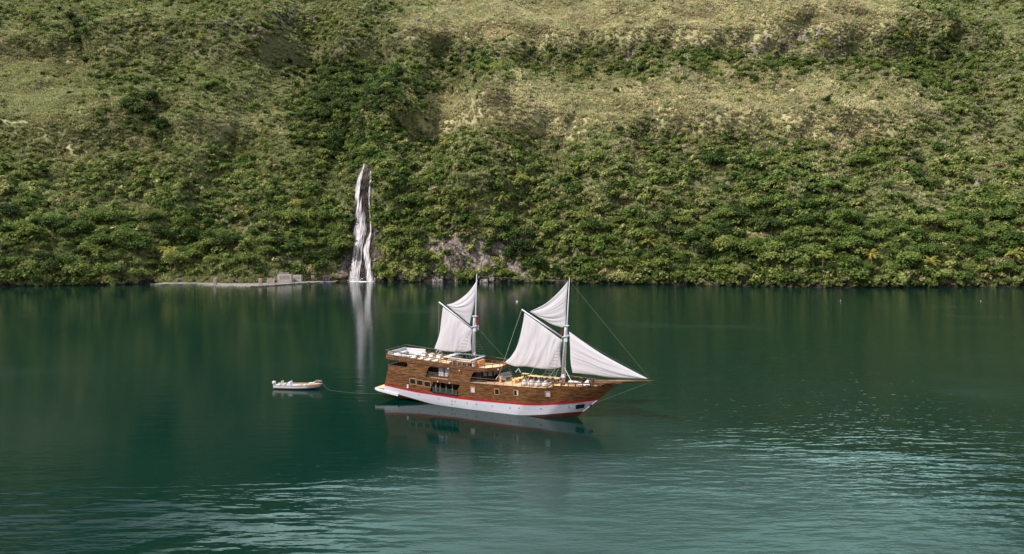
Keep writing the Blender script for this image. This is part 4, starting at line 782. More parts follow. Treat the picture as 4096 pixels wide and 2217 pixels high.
# ---- sails: patches between four edges, with folds
def curve(pts, n):
    P = np.array(pts, float); d_ = np.r_[0, np.cumsum(np.hypot(*np.diff(P, axis=0).T))]; d_ /= d_[-1]; t = np.linspace(0, 1, n); o = np.zeros((n, 2))
    if len(P) == 2: return P[0] + (P[1] - P[0]) * t[:, None]
    # Catmull-Rom
    for i, tt in enumerate(t):
        k = min(np.searchsorted(d_, tt, side='right') - 1, len(P) - 2); u_ = (tt - d_[k]) / (d_[k + 1] - d_[k]); p0 = P[max(k - 1, 0)]; p1 = P[k]; p2 = P[k + 1]; p3 = P[min(k + 2, len(P) - 1)]
        o[i] = .5 * (2 * p1 + (p2 - p0) * u_ + (2 * p0 - 5 * p1 + 4 * p2 - p3) * u_**2 + (3 * p1 - p0 - 3 * p2 + p3) * u_**3)
    return o
def sail(name, top, bottom, left, right, folds, belly, label_seed, pinch='none', n=72):
    """top/bottom run left to right, left/right run top to bottom; (x, z) points of the ship's centre plane"""
    T, B_, Lf, Rt = curve(top, n), curve(bottom, n), curve(left, n), curve(right, n); u_ = np.linspace(0, 1, n)[None, :, None]; v_ = np.linspace(0, 1, n)[:, None, None]
    P = (1 - v_) * T[None] + v_ * B_[None] + (1 - u_) * Lf[:, None] + u_ * Rt[:, None] - ((1 - u_) * (1 - v_) * T[0] + u_ * (1 - v_) * T[-1] + (1 - u_) * v_ * B_[0] + u_ * v_ * B_[-1])
    uu, vv = np.meshgrid(np.linspace(0, 1, n), np.linspace(0, 1, n)); env = (4 * uu * (1 - uu)) ** .5 * (4 * vv * (1 - vv)) ** .5
    ph = folds(uu, vv); wr = fbm(ph * .9, vv * 1.4 + uu * .8, label_seed, 3); Y = -belly * env + (.22 * wr + .05 * fbm(ph * 3, vv * 2, label_seed + 3, 2)) * (env * .8 + .12)
    V = np.stack([P[..., 0], Y, P[..., 1]], -1).reshape(-1, 3); ii = np.arange(n * n).reshape(n, n); Fc = np.stack([ii[:-1, :-1], ii[1:, :-1], ii[1:, 1:], ii[:-1, 1:]], -1).reshape(-1, 4)
    o = npmesh(name, V, Fc, M['sail'], ship, True); md = o.modifiers.new('t', 'SOLIDIFY'); md.thickness = .012; return o
sail('gaff_sail', [(-7.75, 13.75), (-5, 12.05), (-2.25, 10.3)], [(-10.9, 6.55), (-9.3, 6.15), (-7.5, 6.25), (-5.1, 6.12), (-3.5, 6.25), (-2.3, 6.6)], [(-7.75, 13.75), (-8.15, 11.6), (-8.9, 9.0), (-9.9, 7.4), (-10.9, 6.55)], [(-2.25, 10.3), (-2.45, 8.6), (-2.3, 6.6)], lambda u_, v_: u_ * 7 - v_ * .8 * (u_ - .2) + 2 * v_ * u_ ** 2, .35, 301)
sail('topsail', [(-6.95, 13.95), (-4.6, 15.15), (-2.6, 16.9), (-1.35, 18.35)], [(-6.95, 13.95), (-5.0, 12.95), (-3.7, 12.35), (-2.2, 12.0)], [(-6.95, 13.95), (-6.93, 13.93)], [(-1.35, 18.35), (-1.6, 15.3), (-1.7, 12.5), (-2.2, 12.0)], lambda u_, v_: v_ * 6 + u_ * 1.4, .3, 311)
sail('gaff_sail', [(-20.85, 14.0), (-18.3, 12.45), (-15.9, 11.0)], [(-22.35, 7.75), (-21.0, 7.5), (-18.8, 7.55), (-17, 7.65), (-16.05, 7.95)], [(-20.85, 14.0), (-21.15, 12), (-21.5, 9.9), (-22.35, 7.75)], [(-15.9, 11.0), (-16.15, 9.5), (-16.05, 7.95)], lambda u_, v_: u_ * 5 + 1.6 * v_ * u_ ** 2, .3, 321)
sail('topsail', [(-20.2, 14.35), (-18.6, 14.9), (-16.6, 16.3), (-15.1, 18.2)], [(-20.2, 14.35), (-18.6, 13.2), (-16.4, 11.7)], [(-20.2, 14.35), (-20.18, 14.33)], [(-15.1, 18.2), (-15.35, 16.5), (-15.7, 14.2), (-16.15, 12.7), (-16.4, 11.7)], lambda u_, v_: v_ * 5 + u_ * 1.5, .3, 331)
sail('jib', [(-1.2, 11.5), (3.5, 8.75), (9.55, 6.05)], [(-.65, 5.95), (2.0, 5.9), (5.2, 5.75), (9.5, 6.0)], [(-1.2, 11.5), (-1.05, 9.5), (-.95, 7.3), (-.65, 5.95)], [(9.55, 6.05), (9.5, 6.0)], lambda u_, v_: v_ * 6.5 + u_ * 1.2 - 2.5 * v_ * u_, .45, 341)
# ---- rigging
def line(a, b, nm='stay', r=.013, m=None, par=None): return MB().tube([a, b], r, 4).build(nm, m or M['wire'], par or ship)
line((-1.2, 0, 18.4), (9.9, 0, 5.95), 'forestay'); line((-14.9, 0, 18.6), (-1.25, 0, 18.3), 'triatic_stay', .014)
line((-15.5, 0, 11.6), (-10.9, 1.4, 6.4), 'stay', .016); line((10.0, -.1, 5.7), (2.6, -.1, 2.2), 'bobstay', .009)
line((-1.0, 0, 11.2), (9.6, 0, 6.1), 'jib_stay', .012); line((-1.75, -.25, 6.6), (-.2, -1.2, 4.7), 'jib_sheet', .05, M['cushion'])
def vang(a, b, m_=M['rope']):
    o = line(a, b, 'vang', .014, m_); b = Vector(b)
    mb = MB()
    for q in ((-.45, 0, -.55), (.3, 0, -.5)): mb.tube([b, b + Vector(q)], [.035, .07], 5)
    mb.build('block', M['cushion'], o)
vang((-8.1, -.3, 14.1), (-10.65, -2.2, 5.15)); vang((-8.8, -.1, 6.6), (-8.75, .2, 5.85)); vang((-21.4, -.2, 14.6), (-22.9, 2.1, 7.4)); vang((-21.3, 0, 7.9), (-21.6, .5, 7.5)); 
for a, b in (((-6.2, 0, 6.3), (-7.3, -.6, 4.0)), ((-3.2, 0, 6.3), (-4.2, -1.4, 4.2)), ((-2.7, 0, 6.4), (-3.2, -1.2, 4.2)), ((-19, 0, 7.6), (-18.6, 1, 6.4)), ((-17.2, 0, 7.7), (-17.5, 1.2, 6.4)), ((-16.6, 0, 7.8), (-16.9, 1.0, 6.4))): line(a, b, 'sheet', .018, M['rope'])
def shroud(xt, zt2, xa_, xb2, yb, zb2, n, nm='shroud'):
    sg = 1 if yb > 0 else -1; A = Vector((xt, sg * .15, zt2)); a0, a1 = Vector((xa_, yb, zb2)), Vector((xb2, yb, zb2)); mb = MB(); mb.tube([a0, A], .018, 4); mb.tube([a1, A], .018, 4); mb.tube([(a0 + a1) / 2, A], .014, 4); o = mb.build('shroud', M['wire'], ship)
    rg = MB()
    for k in range(n): t = (k + .7) / (n + 1.6); rg.tube([a0.lerp(A, t), a1.lerp(A, t)], .026, 4)
    rg.build('ratlines', M['rung'] if sg < 0 else M['wire'], o)
shroud(-1.95, 10.5, -4.3, -2.6, -2.75, 4.9, 12); shroud(-1.95, 10.5, -4.3, -2.6, 2.75, 4.9, 12)
shroud(-15.9, 11.1, -18.4, -16.4, -2.85, 6.6, 9); shroud(-15.9, 11.1, -17.2, -15.2, 2.85, 6.6, 9)
# flags fly from the masts
def flag(x, z, bands, lab):
    mb = MB(); n = 8; V = []
    for i in range(n + 1):
        for j in range(5): V.append((x + .05 + .16 * i / n + .05 * math.sin(j), .1 * math.sin(i * 1.2 + j), z - .32 * j - .05 * i))
    o = MB().add(V, [(i * 5 + j, i * 5 + j + 1, i * 5 + 6 + j, i * 5 + 5 + j) for i in range(n) for j in range(4)]).build('flag', M['flagred'], None)
    W = [(a + .012, b + .02, c - 1.3) for a, b, c in V]; MB().add([(a, b, c * .55 + (z - 1.3) * .45) for a, b, c in W], [(i * 5 + j, i * 5 + j + 1, i * 5 + 6 + j, i * 5 + 5 + j) for i in range(n) for j in range(4)]).build('white_band', M['flagwhite'], o)
    o.location = SH_P; o.rotation_euler = (0, 0, SH_A); return tag(o, lab, 'flag', 'flags on the masts')
flag(-15.2, 13.1, 2, 'small red and white flag hanging from the after mast'); flag(-2.45, 12.2, 1, 'small red and white flag hanging by the forward mast')
# ---------------------------------------------------------------- things standing on the yacht's decks
def on(name, x, y, z, rz, label, cat, group=None): return tag(empty(name, S(x, y, z), SH_A + rz), label, cat, group)
fz = lambda x: zb_(x) + .17
# corner sofa at the stern of the upper deck
t = on('corner_sofa', -27.2, 0, fz(-27.2) + .02, 0, 'large white U shaped sofa on the stern of the upper deck', 'sofa')
b = MB(); b.box((0, 1.9, .25), (3.6, 1.0, .5)); b.box((-1.3, 0, .3), (1.0, 2.9, .5)); b.box((.1, -1.75, .25), (3.4, .9, .5)); b.build('seat', M['cushion'], t, bevel=.06)
b = MB(); b.box((0, 2.35, .62), (3.7, .22, .55)); b.box((-1.75, 0, .72), (.22, 4.6, .55)); b.build('backrest', M['cushion'], t, bevel=.06)
b = MB(); b.box((-.1, -2.25, .35), (3.3, .2, .45)); b.build('armrest', M['cushion'], t, bevel=.06); MB().box((-.9, 1.2, .6), (.5, .25, .16), .4).build('pillow', M['cushion'], t, bevel=.04)
MB().box((0, 0, -.02), (3.7, 4.4, .05)).build('plinth', M['white'], t)
t = on('round_table', -25.35, .0, fz(-25.3), 0, 'round white topped table beside the stern sofa', 'table')
MB().lathe([(.05, .50), (.5, .50), (.52, .53), (.5, .57), (.05, .57)], n=20).build('tabletop', M['white'], t); MB().lathe([(.2, 0), (.36, .02), (.36, .48), (.2, .5)], n=14).build('pedestal', M['pinewood'], t)
# sun loungers
def lounger():
    t = empty('sun_lounger'); f = MB()
    for y in (-.33, .33): f.box((.0, y, .27), (1.9, .05, .07))
    f.box((-.93, 0, .27), (.05, .66, .07)); f.box((.93, 0, .27), (.05, .66, .07)); f.build('frame', M['pinewood'], t)
    for x in (-.85, .8):
        for y in (-.33, .33): MB().box((x, y, .115), (.05, .05, .23)).build('leg', M['pinewood'], t)
    MB().box((.32, 0, .36), (1.25, .64, .11)).build('mattress', M['cushion'], t, bevel=.03)
    MB().box((-.62, 0, .60), (.78, .64, .11), 0, .72).build('backrest', M['cushion'], t, bevel=.03)
    MB().tube([(-.92, -.22, .84), (-.92, .22, .84)], .11, 8).build('towel_roll', M['cushion'], t, True)
    return t
proto = lounger(); words = ['nearest the round table', 'second from the round table', 'third from the round table', 'nearest the white canopy']
for i in range(7):
    o = proto if i == 0 else copy_tree(proto); near = i < 4
    x = (-25.1 + i * 1.28) if near else (-24.4 + (i - 4) * 1.35); y = -1.45 if near else 1.6
    o.location = S(x, y, fz(x)); o.rotation_euler = (0, 0, SH_A + (-1.57 if near else 1.57))
    o.location = S(x, y, fz(x))
    tag(o, f'white cushioned wooden sun lounger in the near row, {words[i]}' if near else f'white cushioned wooden sun lounger in the far row, {["aftmost, by the sofa end", "middle one", "closest to the white canopy"][i - 4]}', 'sun lounger', 'sun loungers on the upper deck')
# red float at the forward corner
b = MB(); b.lathe([(.02, -.42), (.13, -.36), (.15, 0), (.13, .36), (.02, .54)], n=10); o = b.build('float', M['red'], None, True); o.location = S(-10.85, .9, 6.35); o.rotation_euler = (0, .15, SH_A); tag(o, 'bright red cylinder float hung on the forward corner of the upper rail', 'float')
# main deck furniture
zd0 = lambda x: dl(min(x, -3.2)) + .04
t = on('curved_sofa', -9.6, .35, zd0(-9.6), 0, 'curved wooden sofa with a white back cushion on the fore deck', 'sofa')
b = MB(); q = MB(); s_ = MB(); n = 12
for i in range(n):
    a0, a1 = [R(-62 + 124 * k / n) for k in (i, i + 1)]; rr = 2.0; cx = -rr + .5 + 1.2
    def pt(a, r_): return (-(math.cos(a) * r_) + cx + .1, math.sin(a) * r_)
    V = [pt(a0, rr), pt(a1, rr), pt(a1, rr - .16), pt(a0, rr - .16)]; b.prism([(x, y) for x, y in V], 0, .86)
    V = [pt(a0, rr - .165), pt(a1, rr - .165), pt(a1, rr - .33), pt(a0, rr - .33)]; q.prism(V, .44, .92)
    V = [pt(a0, rr - .165), pt(a1, rr - .165), pt(a1, rr - .95), pt(a0, rr - .95)]; s_.prism(V, .28, .43)
b.build('backrest', M['pinewood'], t); q.build('back_cushion', M['cushion'], t); s_.build('seat_cushion', M['cushion'], t)
b = MB()
for i in range(n):
    a0, a1 = [R(-62 + 124 * k / n) for k in (i, i + 1)]; rr = 2.0; cx = 1.7
    V = [(-(math.cos(a) * r_) + cx + .1, math.sin(a) * r_) for a, r_ in ((a0, rr - .165), (a1, rr - .165), (a1, rr - .93), (a0, rr - .93))]; b.prism(V, 0, .275)
b.build('base', M['pinewood'], t)
def stool(x, y, lab):
    t = on('low_table', x, y, zd0(x), .2, lab, 'table', 'small wooden tables before the sofa'); MB().box((0, 0, .52), (.7, .5, .06)).build('tabletop', M['pinewood'], t)
    for a in (-.26, .26):
        for c in (-.18, .18): MB().box((a, c, .245), (.07, .07, .49)).build('leg', M['pinewood'], t)
stool(-8.75, -.35, 'small wooden table at the near end of the curved sofa'); stool(-8.55, .35, 'small wooden table before the middle of the curved sofa'); stool(-8.35, 1.05, 'small wooden table at the far end of the curved sofa')
t = on('side_table', -8.5, 2.1, zd0(-8.5), 0, 'square wooden side table by the far rail', 'table'); MB().box((0, 0, .74), (1.1, .75, .06)).build('tabletop', M['pinewood'], t)
for a in (-.45, .45):
    for c in (-.3, .3): MB().box((a, c, .355), (.06, .06, .71)).build('leg', M['pinewood'], t)
t = on('dining_table', -5.2, .95, zd0(-5.2), 0, 'long narrow wooden dining table aft of the forward mast', 'table'); MB().box((0, 0, .76), (4.6, .9, .07)).build('tabletop', M['pinewood'], t)
for a in (-2, 0, 2):
    for c in (-.35, .35): MB().box((a, c, .362), (.08, .08, .724)).build('leg', M['wood_dark'], t)
def chair(x, y, rz, lab):
    t = on('folding_chair', x, y, zd0(x), rz, lab, 'chair', 'dark folding chairs around the dining table'); MB().box((0, 0, .45), (.44, .44, .05)).build('seat', M['dark'], t); MB().box((-.2, 0, .7), (.05, .44, .4)).build('backrest', M['dark'], t)
    for a in (-.18, .18):
        for c in (-.18, .18): MB().box((a, c, .21), (.04, .04, .54)).build('leg', M['wood_dark'], t)
for k in range(5): chair(-6.9 + k * .85, .22, 1.57, 'dark chair under the near side of the long dining table')
chair(-8.0, 1.0, 0, 'dark chair at the after end of the dining table'); chair(-7.7, 2.0, .3, 'dark chair by the square side table')
# bean bags
def beanbag(x, y, sc_, rz, lab, grp):
    rg = np.random.default_rng(int(abs(x * 100))); V = []; Fc = []; nr, ns = 9, 16; prof = [(.30, 0), (.46, .06), (.50, .2), (.47, .36), (.38, .52), (.27, .64), (.17, .74), (.10, .82), (.02, .9)]
    for i, (r_, z_) in enumerate(prof):
        for k in range(ns): a = 2 * math.pi * k / ns; rr = r_ * (1 + .06 * math.sin(3 * a + i) + rg.normal(0, .015)); V.append((rr * math.cos(a) * .95 - .10 * max(0, z_ - .4), rr * math.sin(a), z_))
    Fc = [(i * ns + k, i * ns + (k + 1) % ns, (i + 1) * ns + (k + 1) % ns, (i + 1) * ns + k) for i in range(nr - 1) for k in range(ns)] + [tuple(range(ns))[::-1], tuple(range((nr - 1) * ns, nr * ns))]
    o = MB().add(V, Fc).build('bean_bag', M['cushion'], None, True); o.location = S(x, y, zd0(x) + .0); o.rotation_euler = (0, 0, SH_A + rz); o.scale = (sc_,) * 3; tag(o, lab, 'bean bag', grp)
nw = ['farthest aft', 'second from aft', 'third from aft', 'closest to the bow']
for k, x in enumerate((-7.0, -6.0, -4.95, -4.0)): beanbag(x, -1.75 + .05 * k, .95, k * 1.3, f'white bean bag along the near rail, {nw[k]}', 'white bean bags on the fore deck')
for k, x in enumerate((-6.9, -6.0, -4.9, -4.1)): beanbag(x, 2.2 - .02 * k, .85, k * 1.7, f'white bean bag behind the dining table, {nw[k]}', 'white bean bags on the fore deck')
# roll and covered heap in the bow
b = MB(); b.tube([(-.72, 0, .28), (-.66, 0, .28), (.66, 0, .28), (.72, 0, .28)], [.2, .29, .29, .2], 14); t = b.build('life_raft_canister', M['cushion'], None, True); t.location = S(-.55, .1, 4.28); t.rotation_euler = (0, 0, SH_A); tag(t, 'fat white cylindrical bundle lying on the fore deck', 'life raft')
V = []; n = 14
for i in range(n + 1):
    for j in range(7):
        x = -.9 + 1.8 * i / n; y = -.6 + 1.2 * j / 6; z_ = (.28 + .42 * math.exp(-((x - .35) / .4) ** 2)) * max(0, 1 - (y / .62) ** 2) ** .6 + .05 * math.sin(5 * x + 3 * y); V.append((x, y, max(z_, 0)))
o = MB().add(V, [(i * 7 + j, (i + 1) * 7 + j, (i + 1) * 7 + j + 1, i * 7 + j + 1) for i in range(n) for j in range(6)]).build('deck_cover', M['cushion'], None, True); o.location = S(1.05, .35, 4.38); o.rotation_euler = (0, 0, SH_A); tag(o, 'crumpled white cover thrown over a heap in the bow', 'cover')

# ---------------------------------------------------------------- people
def person(pose, loc, rz, shirt, pants, label):
    """one continuous skinned body; head, face, hair, shirt colours"""
    J = pose; root = empty('person', loc, rz); tag(root, label, 'person')
    names = ['pelvis', 'chest', 'neck', 'head', 'top']; me = bpy.data.meshes.new('body'); V = []; E = []; Rr = []
    def add(p, r_, par=None):
        V.append(p); Rr.append(r_); 
        if par is not None: E.append((par, len(V) - 1))
        return len(V) - 1
    pe = add(J['pelvis'], (.15, .11)); wa = add(J['waist'], (.13, .095), pe); ch = add(J['chest'], (.165, .11), wa); ne = add(J['neck'], (.055, .055), ch)
    h0 = add(J['chin'], (.07, .075), ne); h1 = add(J['head'], (.085, .1), h0); add(J['crown'], (.05, .06), h1)
    for sd_ in (-1, 1):
        k = 'L' if sd_ > 0 else 'R'; sh = add(J['sh' + k], (.06, .06), ch); el = add(J['el' + k], (.042, .042), sh); wr = add(J['wr' + k], (.028, .024), el)
        d_ = (Vector(J['wr' + k]) - Vector(J['el' + k])).normalized(); pm = Vector(J['wr' + k]) + d_ * .06; pi_ = add(tuple(pm), (.036, .016), wr); sdv = d_.cross(Vector((0, 0, 1))); sdv = sdv.normalized() if sdv.length > .1 else Vector((0, 1, 0)); dn = Vector((0, 0, -1))
        for f in range(4):
            o_ = sdv * (-.024 + .016 * f); ln = [.03, .038, .04, .034][f]; a = add(tuple(pm + o_ + d_ * .03), (.009, .009), pi_); add(tuple(pm + o_ + d_ * (.03 + ln) + dn * .02), (.008, .008), a)
        a = add(tuple(pm + sdv * -.045 + d_ * .005), (.01, .01), pi_); add(tuple(pm + sdv * -.055 + d_ * .035 + dn * .01), (.008, .008), a)
        hp = add(J['hip' + k], (.095, .09), pe); kn = add(J['kn' + k], (.06, .06), hp); an = add(J['an' + k], (.04, .04), kn); add(J['to' + k], (.04, .025), an)
    me.from_pydata(V, E, []); o = bpy.data.objects.new('body', me); C.objects.link(o); o.parent = root; md = o.modifiers.new('skin', 'SKIN'); 
    for v_, r_ in zip(me.skin_vertices[0].data if me.skin_vertices else [], Rr): v_.radius = r_
    if not me.skin_vertices:
        pass
    o.modifiers.new('sub', 'SUBSURF').levels = 1; o.modifiers['sub'].render_levels = 1
    m_ = bpy.data.materials.new('person_body'); m_.use_nodes = True; n_ = m_.node_tree; p_ = n_.nodes['Principled BSDF']; tcx = n_.nodes.new('ShaderNodeTexCoord'); sx_ = n_.nodes.new('ShaderNodeSeparateXYZ'); n_.links.new(tcx.outputs['Object'], sx_.inputs[0])
    r_ = n_.nodes.new('ShaderNodeValToRGB'); r_.color_ramp.interpolation = 'CONSTANT'; e_ = r_.color_ramp.elements; H_ = J['crown'][2] + .1
    e_[0].position = 0; e_[0].color = (*pants, 1); e_[1].position = (J['pelvis'][2] + .05) / H_; e_[1].color = (*shirt, 1); q_ = e_.new(min(.99, (J['neck'][2] + .0) / H_)); q_.color = (.42, .24, .16, 1)
    dv = n_.nodes.new('ShaderNodeMath'); dv.operation = 'DIVIDE'; dv.inputs[1].default_value = H_; n_.links.new(sx_.outputs[2], dv.inputs[0]); n_.links.new(dv.outputs[0], r_.inputs[0]); n_.links.new(r_.outputs[0], p_.inputs['Base Color']); p_.inputs['Roughness'].default_value = .8
    me.materials.append(m_); hd = Vector(J['head'])
    MB().lathe([(.02, -.06), (.105, -.04), (.115, .03), (.09, .1), (.02, .13)], hd + Vector((-.02, 0, .04)), 10).build('hair', M['hair'], root, True)
    f = MB(); f.box(hd + Vector((.105, 0, -.01)), (.03, .025, .04)); f.build('nose', M['skin'], root)
    f = MB()
    for y in (-.035, .035): f.box(hd + Vector((.092, y, .02)), (.012, .02, .012))
    f.build('eyes', M['hair'], root); MB().box(hd + Vector((.09, 0, -.06)), (.012, .045, .01)).build('mouth', M['red'], root)
    return root
def pose_sit(lean=.1):
    return dict(pelvis=(0, 0, .14), waist=(-lean * .3, 0, .3), chest=(-lean * .2, 0, .5), neck=(lean * .4, 0, .66), chin=(lean * .6 + .02, 0, .72), head=(lean * .6 + .02, 0, .8), crown=(lean * .6, 0, .89),
                shL=(.0, .19, .6), elL=(.2, .24, .38), wrL=(.42, .12, .36), shR=(.0, -.19, .6), elR=(.2, -.24, .38), wrR=(.42, -.12, .38), hipL=(.06, .1, .13), knL=(.42, .17, .4), anL=(.62, .12, .08), toL=(.8, .13, .04), hipR=(.06, -.1, .13), knR=(.42, -.17, .4), anR=(.62, -.12, .08), toR=(.8, -.13, .04))
def pose_stand():
    return dict(pelvis=(0, 0, .93), waist=(0, 0, 1.1), chest=(0, 0, 1.32), neck=(0, 0, 1.48), chin=(.03, 0, 1.54), head=(.03, 0, 1.62), crown=(.01, 0, 1.71), shL=(0, .2, 1.4), elL=(.02, .26, 1.12), wrL=(.16, .22, .92), shR=(0, -.2, 1.4), elR=(.02, -.26, 1.12), wrR=(.16, -.22, .92),
                hipL=(0, .1, .88), knL=(.02, .11, .48), anL=(0, .12, .08), toL=(.14, .14, .03), hipR=(0, -.1, .88), knR=(.02, -.11, .48), anR=(-.02, -.12, .08), toR=(.12, -.14, .03))
def ensure_skin(o, Rr): pass
K1 = (.015, .016, .022); K2 = (.03, .03, .04); K3 = (.42, .33, .25)
person(pose_stand(), S(-18.45, 1.9, fz(-18.4) - .35), SH_A - 1.4, K1, K2, 'person in a black shirt standing behind the canopy on the upper deck')
person(pose_sit(), S(.35, 1.35, 4.2), SH_A + .3, K1, K1, 'person in black crouching on the fore deck behind the white cover')
person(pose_sit(.3), S(1.35, 1.1, 4.42), SH_A + 3.0, K3, K1, 'person in beige and black crouching in the bow by the bitt')

# ---------------------------------------------------------------- motor dinghy towed astern
dg = tag(empty('motor_dinghy', (-34.2, 108.3, 0), R(-7)), 'small white open motorboat with varnished rim towed behind the yacht', 'motorboat')
def db(s): return float(np.interp(s, [0, .1, .5, .75, .9, 1], [.92, 1.0, 1.08, .92, .52, .04]))
def dsec(s, f):  # f 0 keel .. 1 gunwale
    zt2 = .62 + .30 * s ** 3; zk = -.2 + .35 * s ** 5; z_ = zk + (zt2 - zk) * f; x = -3.9 + 7.2 * s + (.65 * s ** 2) * f * 1.0; return x, db(s) * (.25 + .75 * min(1, f * 2.2)) if f < .45 else db(s), z_
def dstrip(f0, f1, n, nm, m_, par=dg, inner=0):
    mb = MB()
    for sg in (1, -1):
        V = []; ss = np.linspace(0, 1, 30)
        for s_ in ss:
            for k in range(n + 1):
                f = f0 + (f1 - f0) * k / n; x, y, z_ = dsec(s_, f); y = y * (.93 + .07 * f) - inner; V.append((x, -sg * max(y, .0), z_))
        N_ = n + 1; Fc = [(i * N_ + k, i * N_ + k + 1, (i + 1) * N_ + k + 1, (i + 1) * N_ + k) for i in range(29) for k in range(n)]; mb.add(V, Fc if sg == -1 else [f[::-1] for f in Fc])
    return mb.build(nm, m_, par, True)
dstrip(0, .30, 3, 'bottom', M['antifoul']); dstrip(.30, 1, 5, 'hull', M['hullwhite']); dstrip(.35, 1, 3, 'inner_hull', M['white_dirty'], inner=.1)
mb = MB(); Vt = [dsec(0, f) for f in (0, .3, .6, 1)]; mb.add([(x, y, z_) for x, y, z_ in Vt] + [(x, -y, z_) for x, y, z_ in Vt], [(i, i + 1, 5 + i, 4 + i) for i in range(3)]); mb.build('transom', M['hullwhite'], dg)
mb = MB()
for sg in (1, -1):
    pts = [dsec(s_, 1) for s_ in np.linspace(0, 1, 24)]
    for i in range(23):
        a, b = Vector((pts[i][0], sg * (pts[i][1] - .06), pts[i][2])), Vector((pts[i + 1][0], sg * (pts[i + 1][1] - .06), pts[i + 1][2])); d_ = b - a; mb.box((a + b) / 2, (d_.length + .03, .2, .06), math.atan2(d_.y, d_.x), -math.atan2(d_.z, math.hypot(d_.x, d_.y)))
mb.build('gunwale', M['orange'], dg)
mb = MB(); V = []; ss = np.linspace(0, 1, 20)
for s_ in ss:
    x, y, _ = dsec(s_ * .97, .4); V += [(x, -y + .12, .2), (x, y - .12, .2)]
mb.add(V, [(2 * i, 2 * i + 2, 2 * i + 3, 2 * i + 1) for i in range(19)]); mb.build('sole', M['white_dirty'], dg)
V = []; ss = np.linspace(.74, .995, 14)
for s_ in ss:
    x, y, z_ = dsec(s_, 1); V += [(x, -y + .1, z_ + .0), (x, 0, z_ + .10), (x, y - .1, z_ + .0)]
MB().add(V, [(3 * i + k, 3 * i + 3 + k, 3 * i + 4 + k, 3 * i + 1 + k) for i in range(13) for k in range(2)]).build('fore_deck', M['orange'], dg)
MB().box((2.2, .0, .93), (.9, .7, .12)).build('deck_cushion', M['cushion'], dg, bevel=.03)
for k in range(4):
    MB().box((-.35 + k * .62, .0, .54), (.3, 1.6, .08)).build('thwart', M['orange'] if k % 2 else M['cushion'], dg)
b = MB(); b.box((-1.45, 0, .62), (.5, .75, .8)); b.box((-1.25, 0, 1.05), (.12, .7, .35), 0, -.35); b.build('console', M['hullwhite'], dg, bevel=.05)
b = MB(); b.box((-2.45, 0, .5), (.45, .9, .5)); b.build('helm_seat', M['cushion'], dg, bevel=.05); MB().box((-2.7, 0, .95), (.12, .8, .5), 0, -.3).build('seat_back', M['cushion'], dg, bevel=.04)
b = MB(); b.box((-3.5, 0, .5), (.5, 1.5, .14)); b.build('stern_bench', M['cushion'], dg, bevel=.04)
ob_ = MB().lathe([(.02, .54), (.2, .45), (.26, .6), (.26, .8), (.18, .95), (.02, .98)], (-4.15, 0, .15), 12, 1.25, .85).build('outboard_motor', M['white'], dg, True)
MB().box((-4.2, 0, .2), (.22, .16, 1.0)).build('motor_leg', M['metal'], ob_); MB().box((-4.1, 0, .35), (.4, .4, .15)).build('motor_bracket', M['black'], ob_)
b = MB(); pts = []
for a in np.linspace(-1, 1, 17): pts.append((2.1 + 1.75 * (1 - a * a) ** .6, .72 * a if abs(a) < .99 else .75 * a, 1.28 if abs(a) < .97 else .9))
b.tube([(2.1, -.75, .85)] + pts + [(2.1, .75, .85)], .028, 6); bo2 = b.build('bow_rail', M['rope'], dg, True)
b = MB()
for y in (-.55, .55): b.tube([(3.1, y, .9), (3.1, y, 1.28)], .025, 5)
b.build('rail_stanchions', M['rope'], bo2); MB().box((3.75, 0, .98), (.16, .1, .1)).build('cleat', M['metal'], dg)
W = Matrix.Rotation(R(-7), 3, 'Z'); bowp = Vector((-34.2, 108.3, 0)) + W @ Vector((3.95, 0, .92)); endp = S(-30.9, 1.0, 1.5); pts = []
for k in range(40):
    t_ = k / 39; p = bowp.lerp(endp, t_); z_ = max(.03, .92 * (1 - t_ * 6.5) ** 2 if t_ < .153 else .03); z_ = max(z_, 1.5 * max(0, (t_ - .85) / .15) ** 2); pts.append((p.x, p.y - 1.2 * math.sin(t_ * 3.14), z_))
tag(MB().tube(pts, .009, 4).build('tow_rope', M['wire'], None), 'thin pale rope from the motorboat bow to the yacht stern', 'rope')
# ---------------------------------------------------------------- buoys
def buoy(x, y, s_, lab):
    t = tag(empty('buoy', (x, y, 0)), lab, 'buoy'); MB().lathe([(.05, -.2), (.4, -.1), (.5, .15), (.36, .45), (.1, .58)], n=14).build('float_body', M['hullwhite'], t, True); MB().tube([(0, 0, .55), (0, 0, .8)], .05, 6).build('ring', M['metal'], t); t.scale = (s_,) * 3
buoy(1.9, 258.0, .8, 'small white buoy on open water between the two masts'); buoy((3352 - 2048) / F * 267, 264, .32, 'tiny pale float near the far shore, right of the yacht'); buoy((3930 - 2048) / F * 262, 262, .32, 'tiny pale float far out at the right edge of the lake')

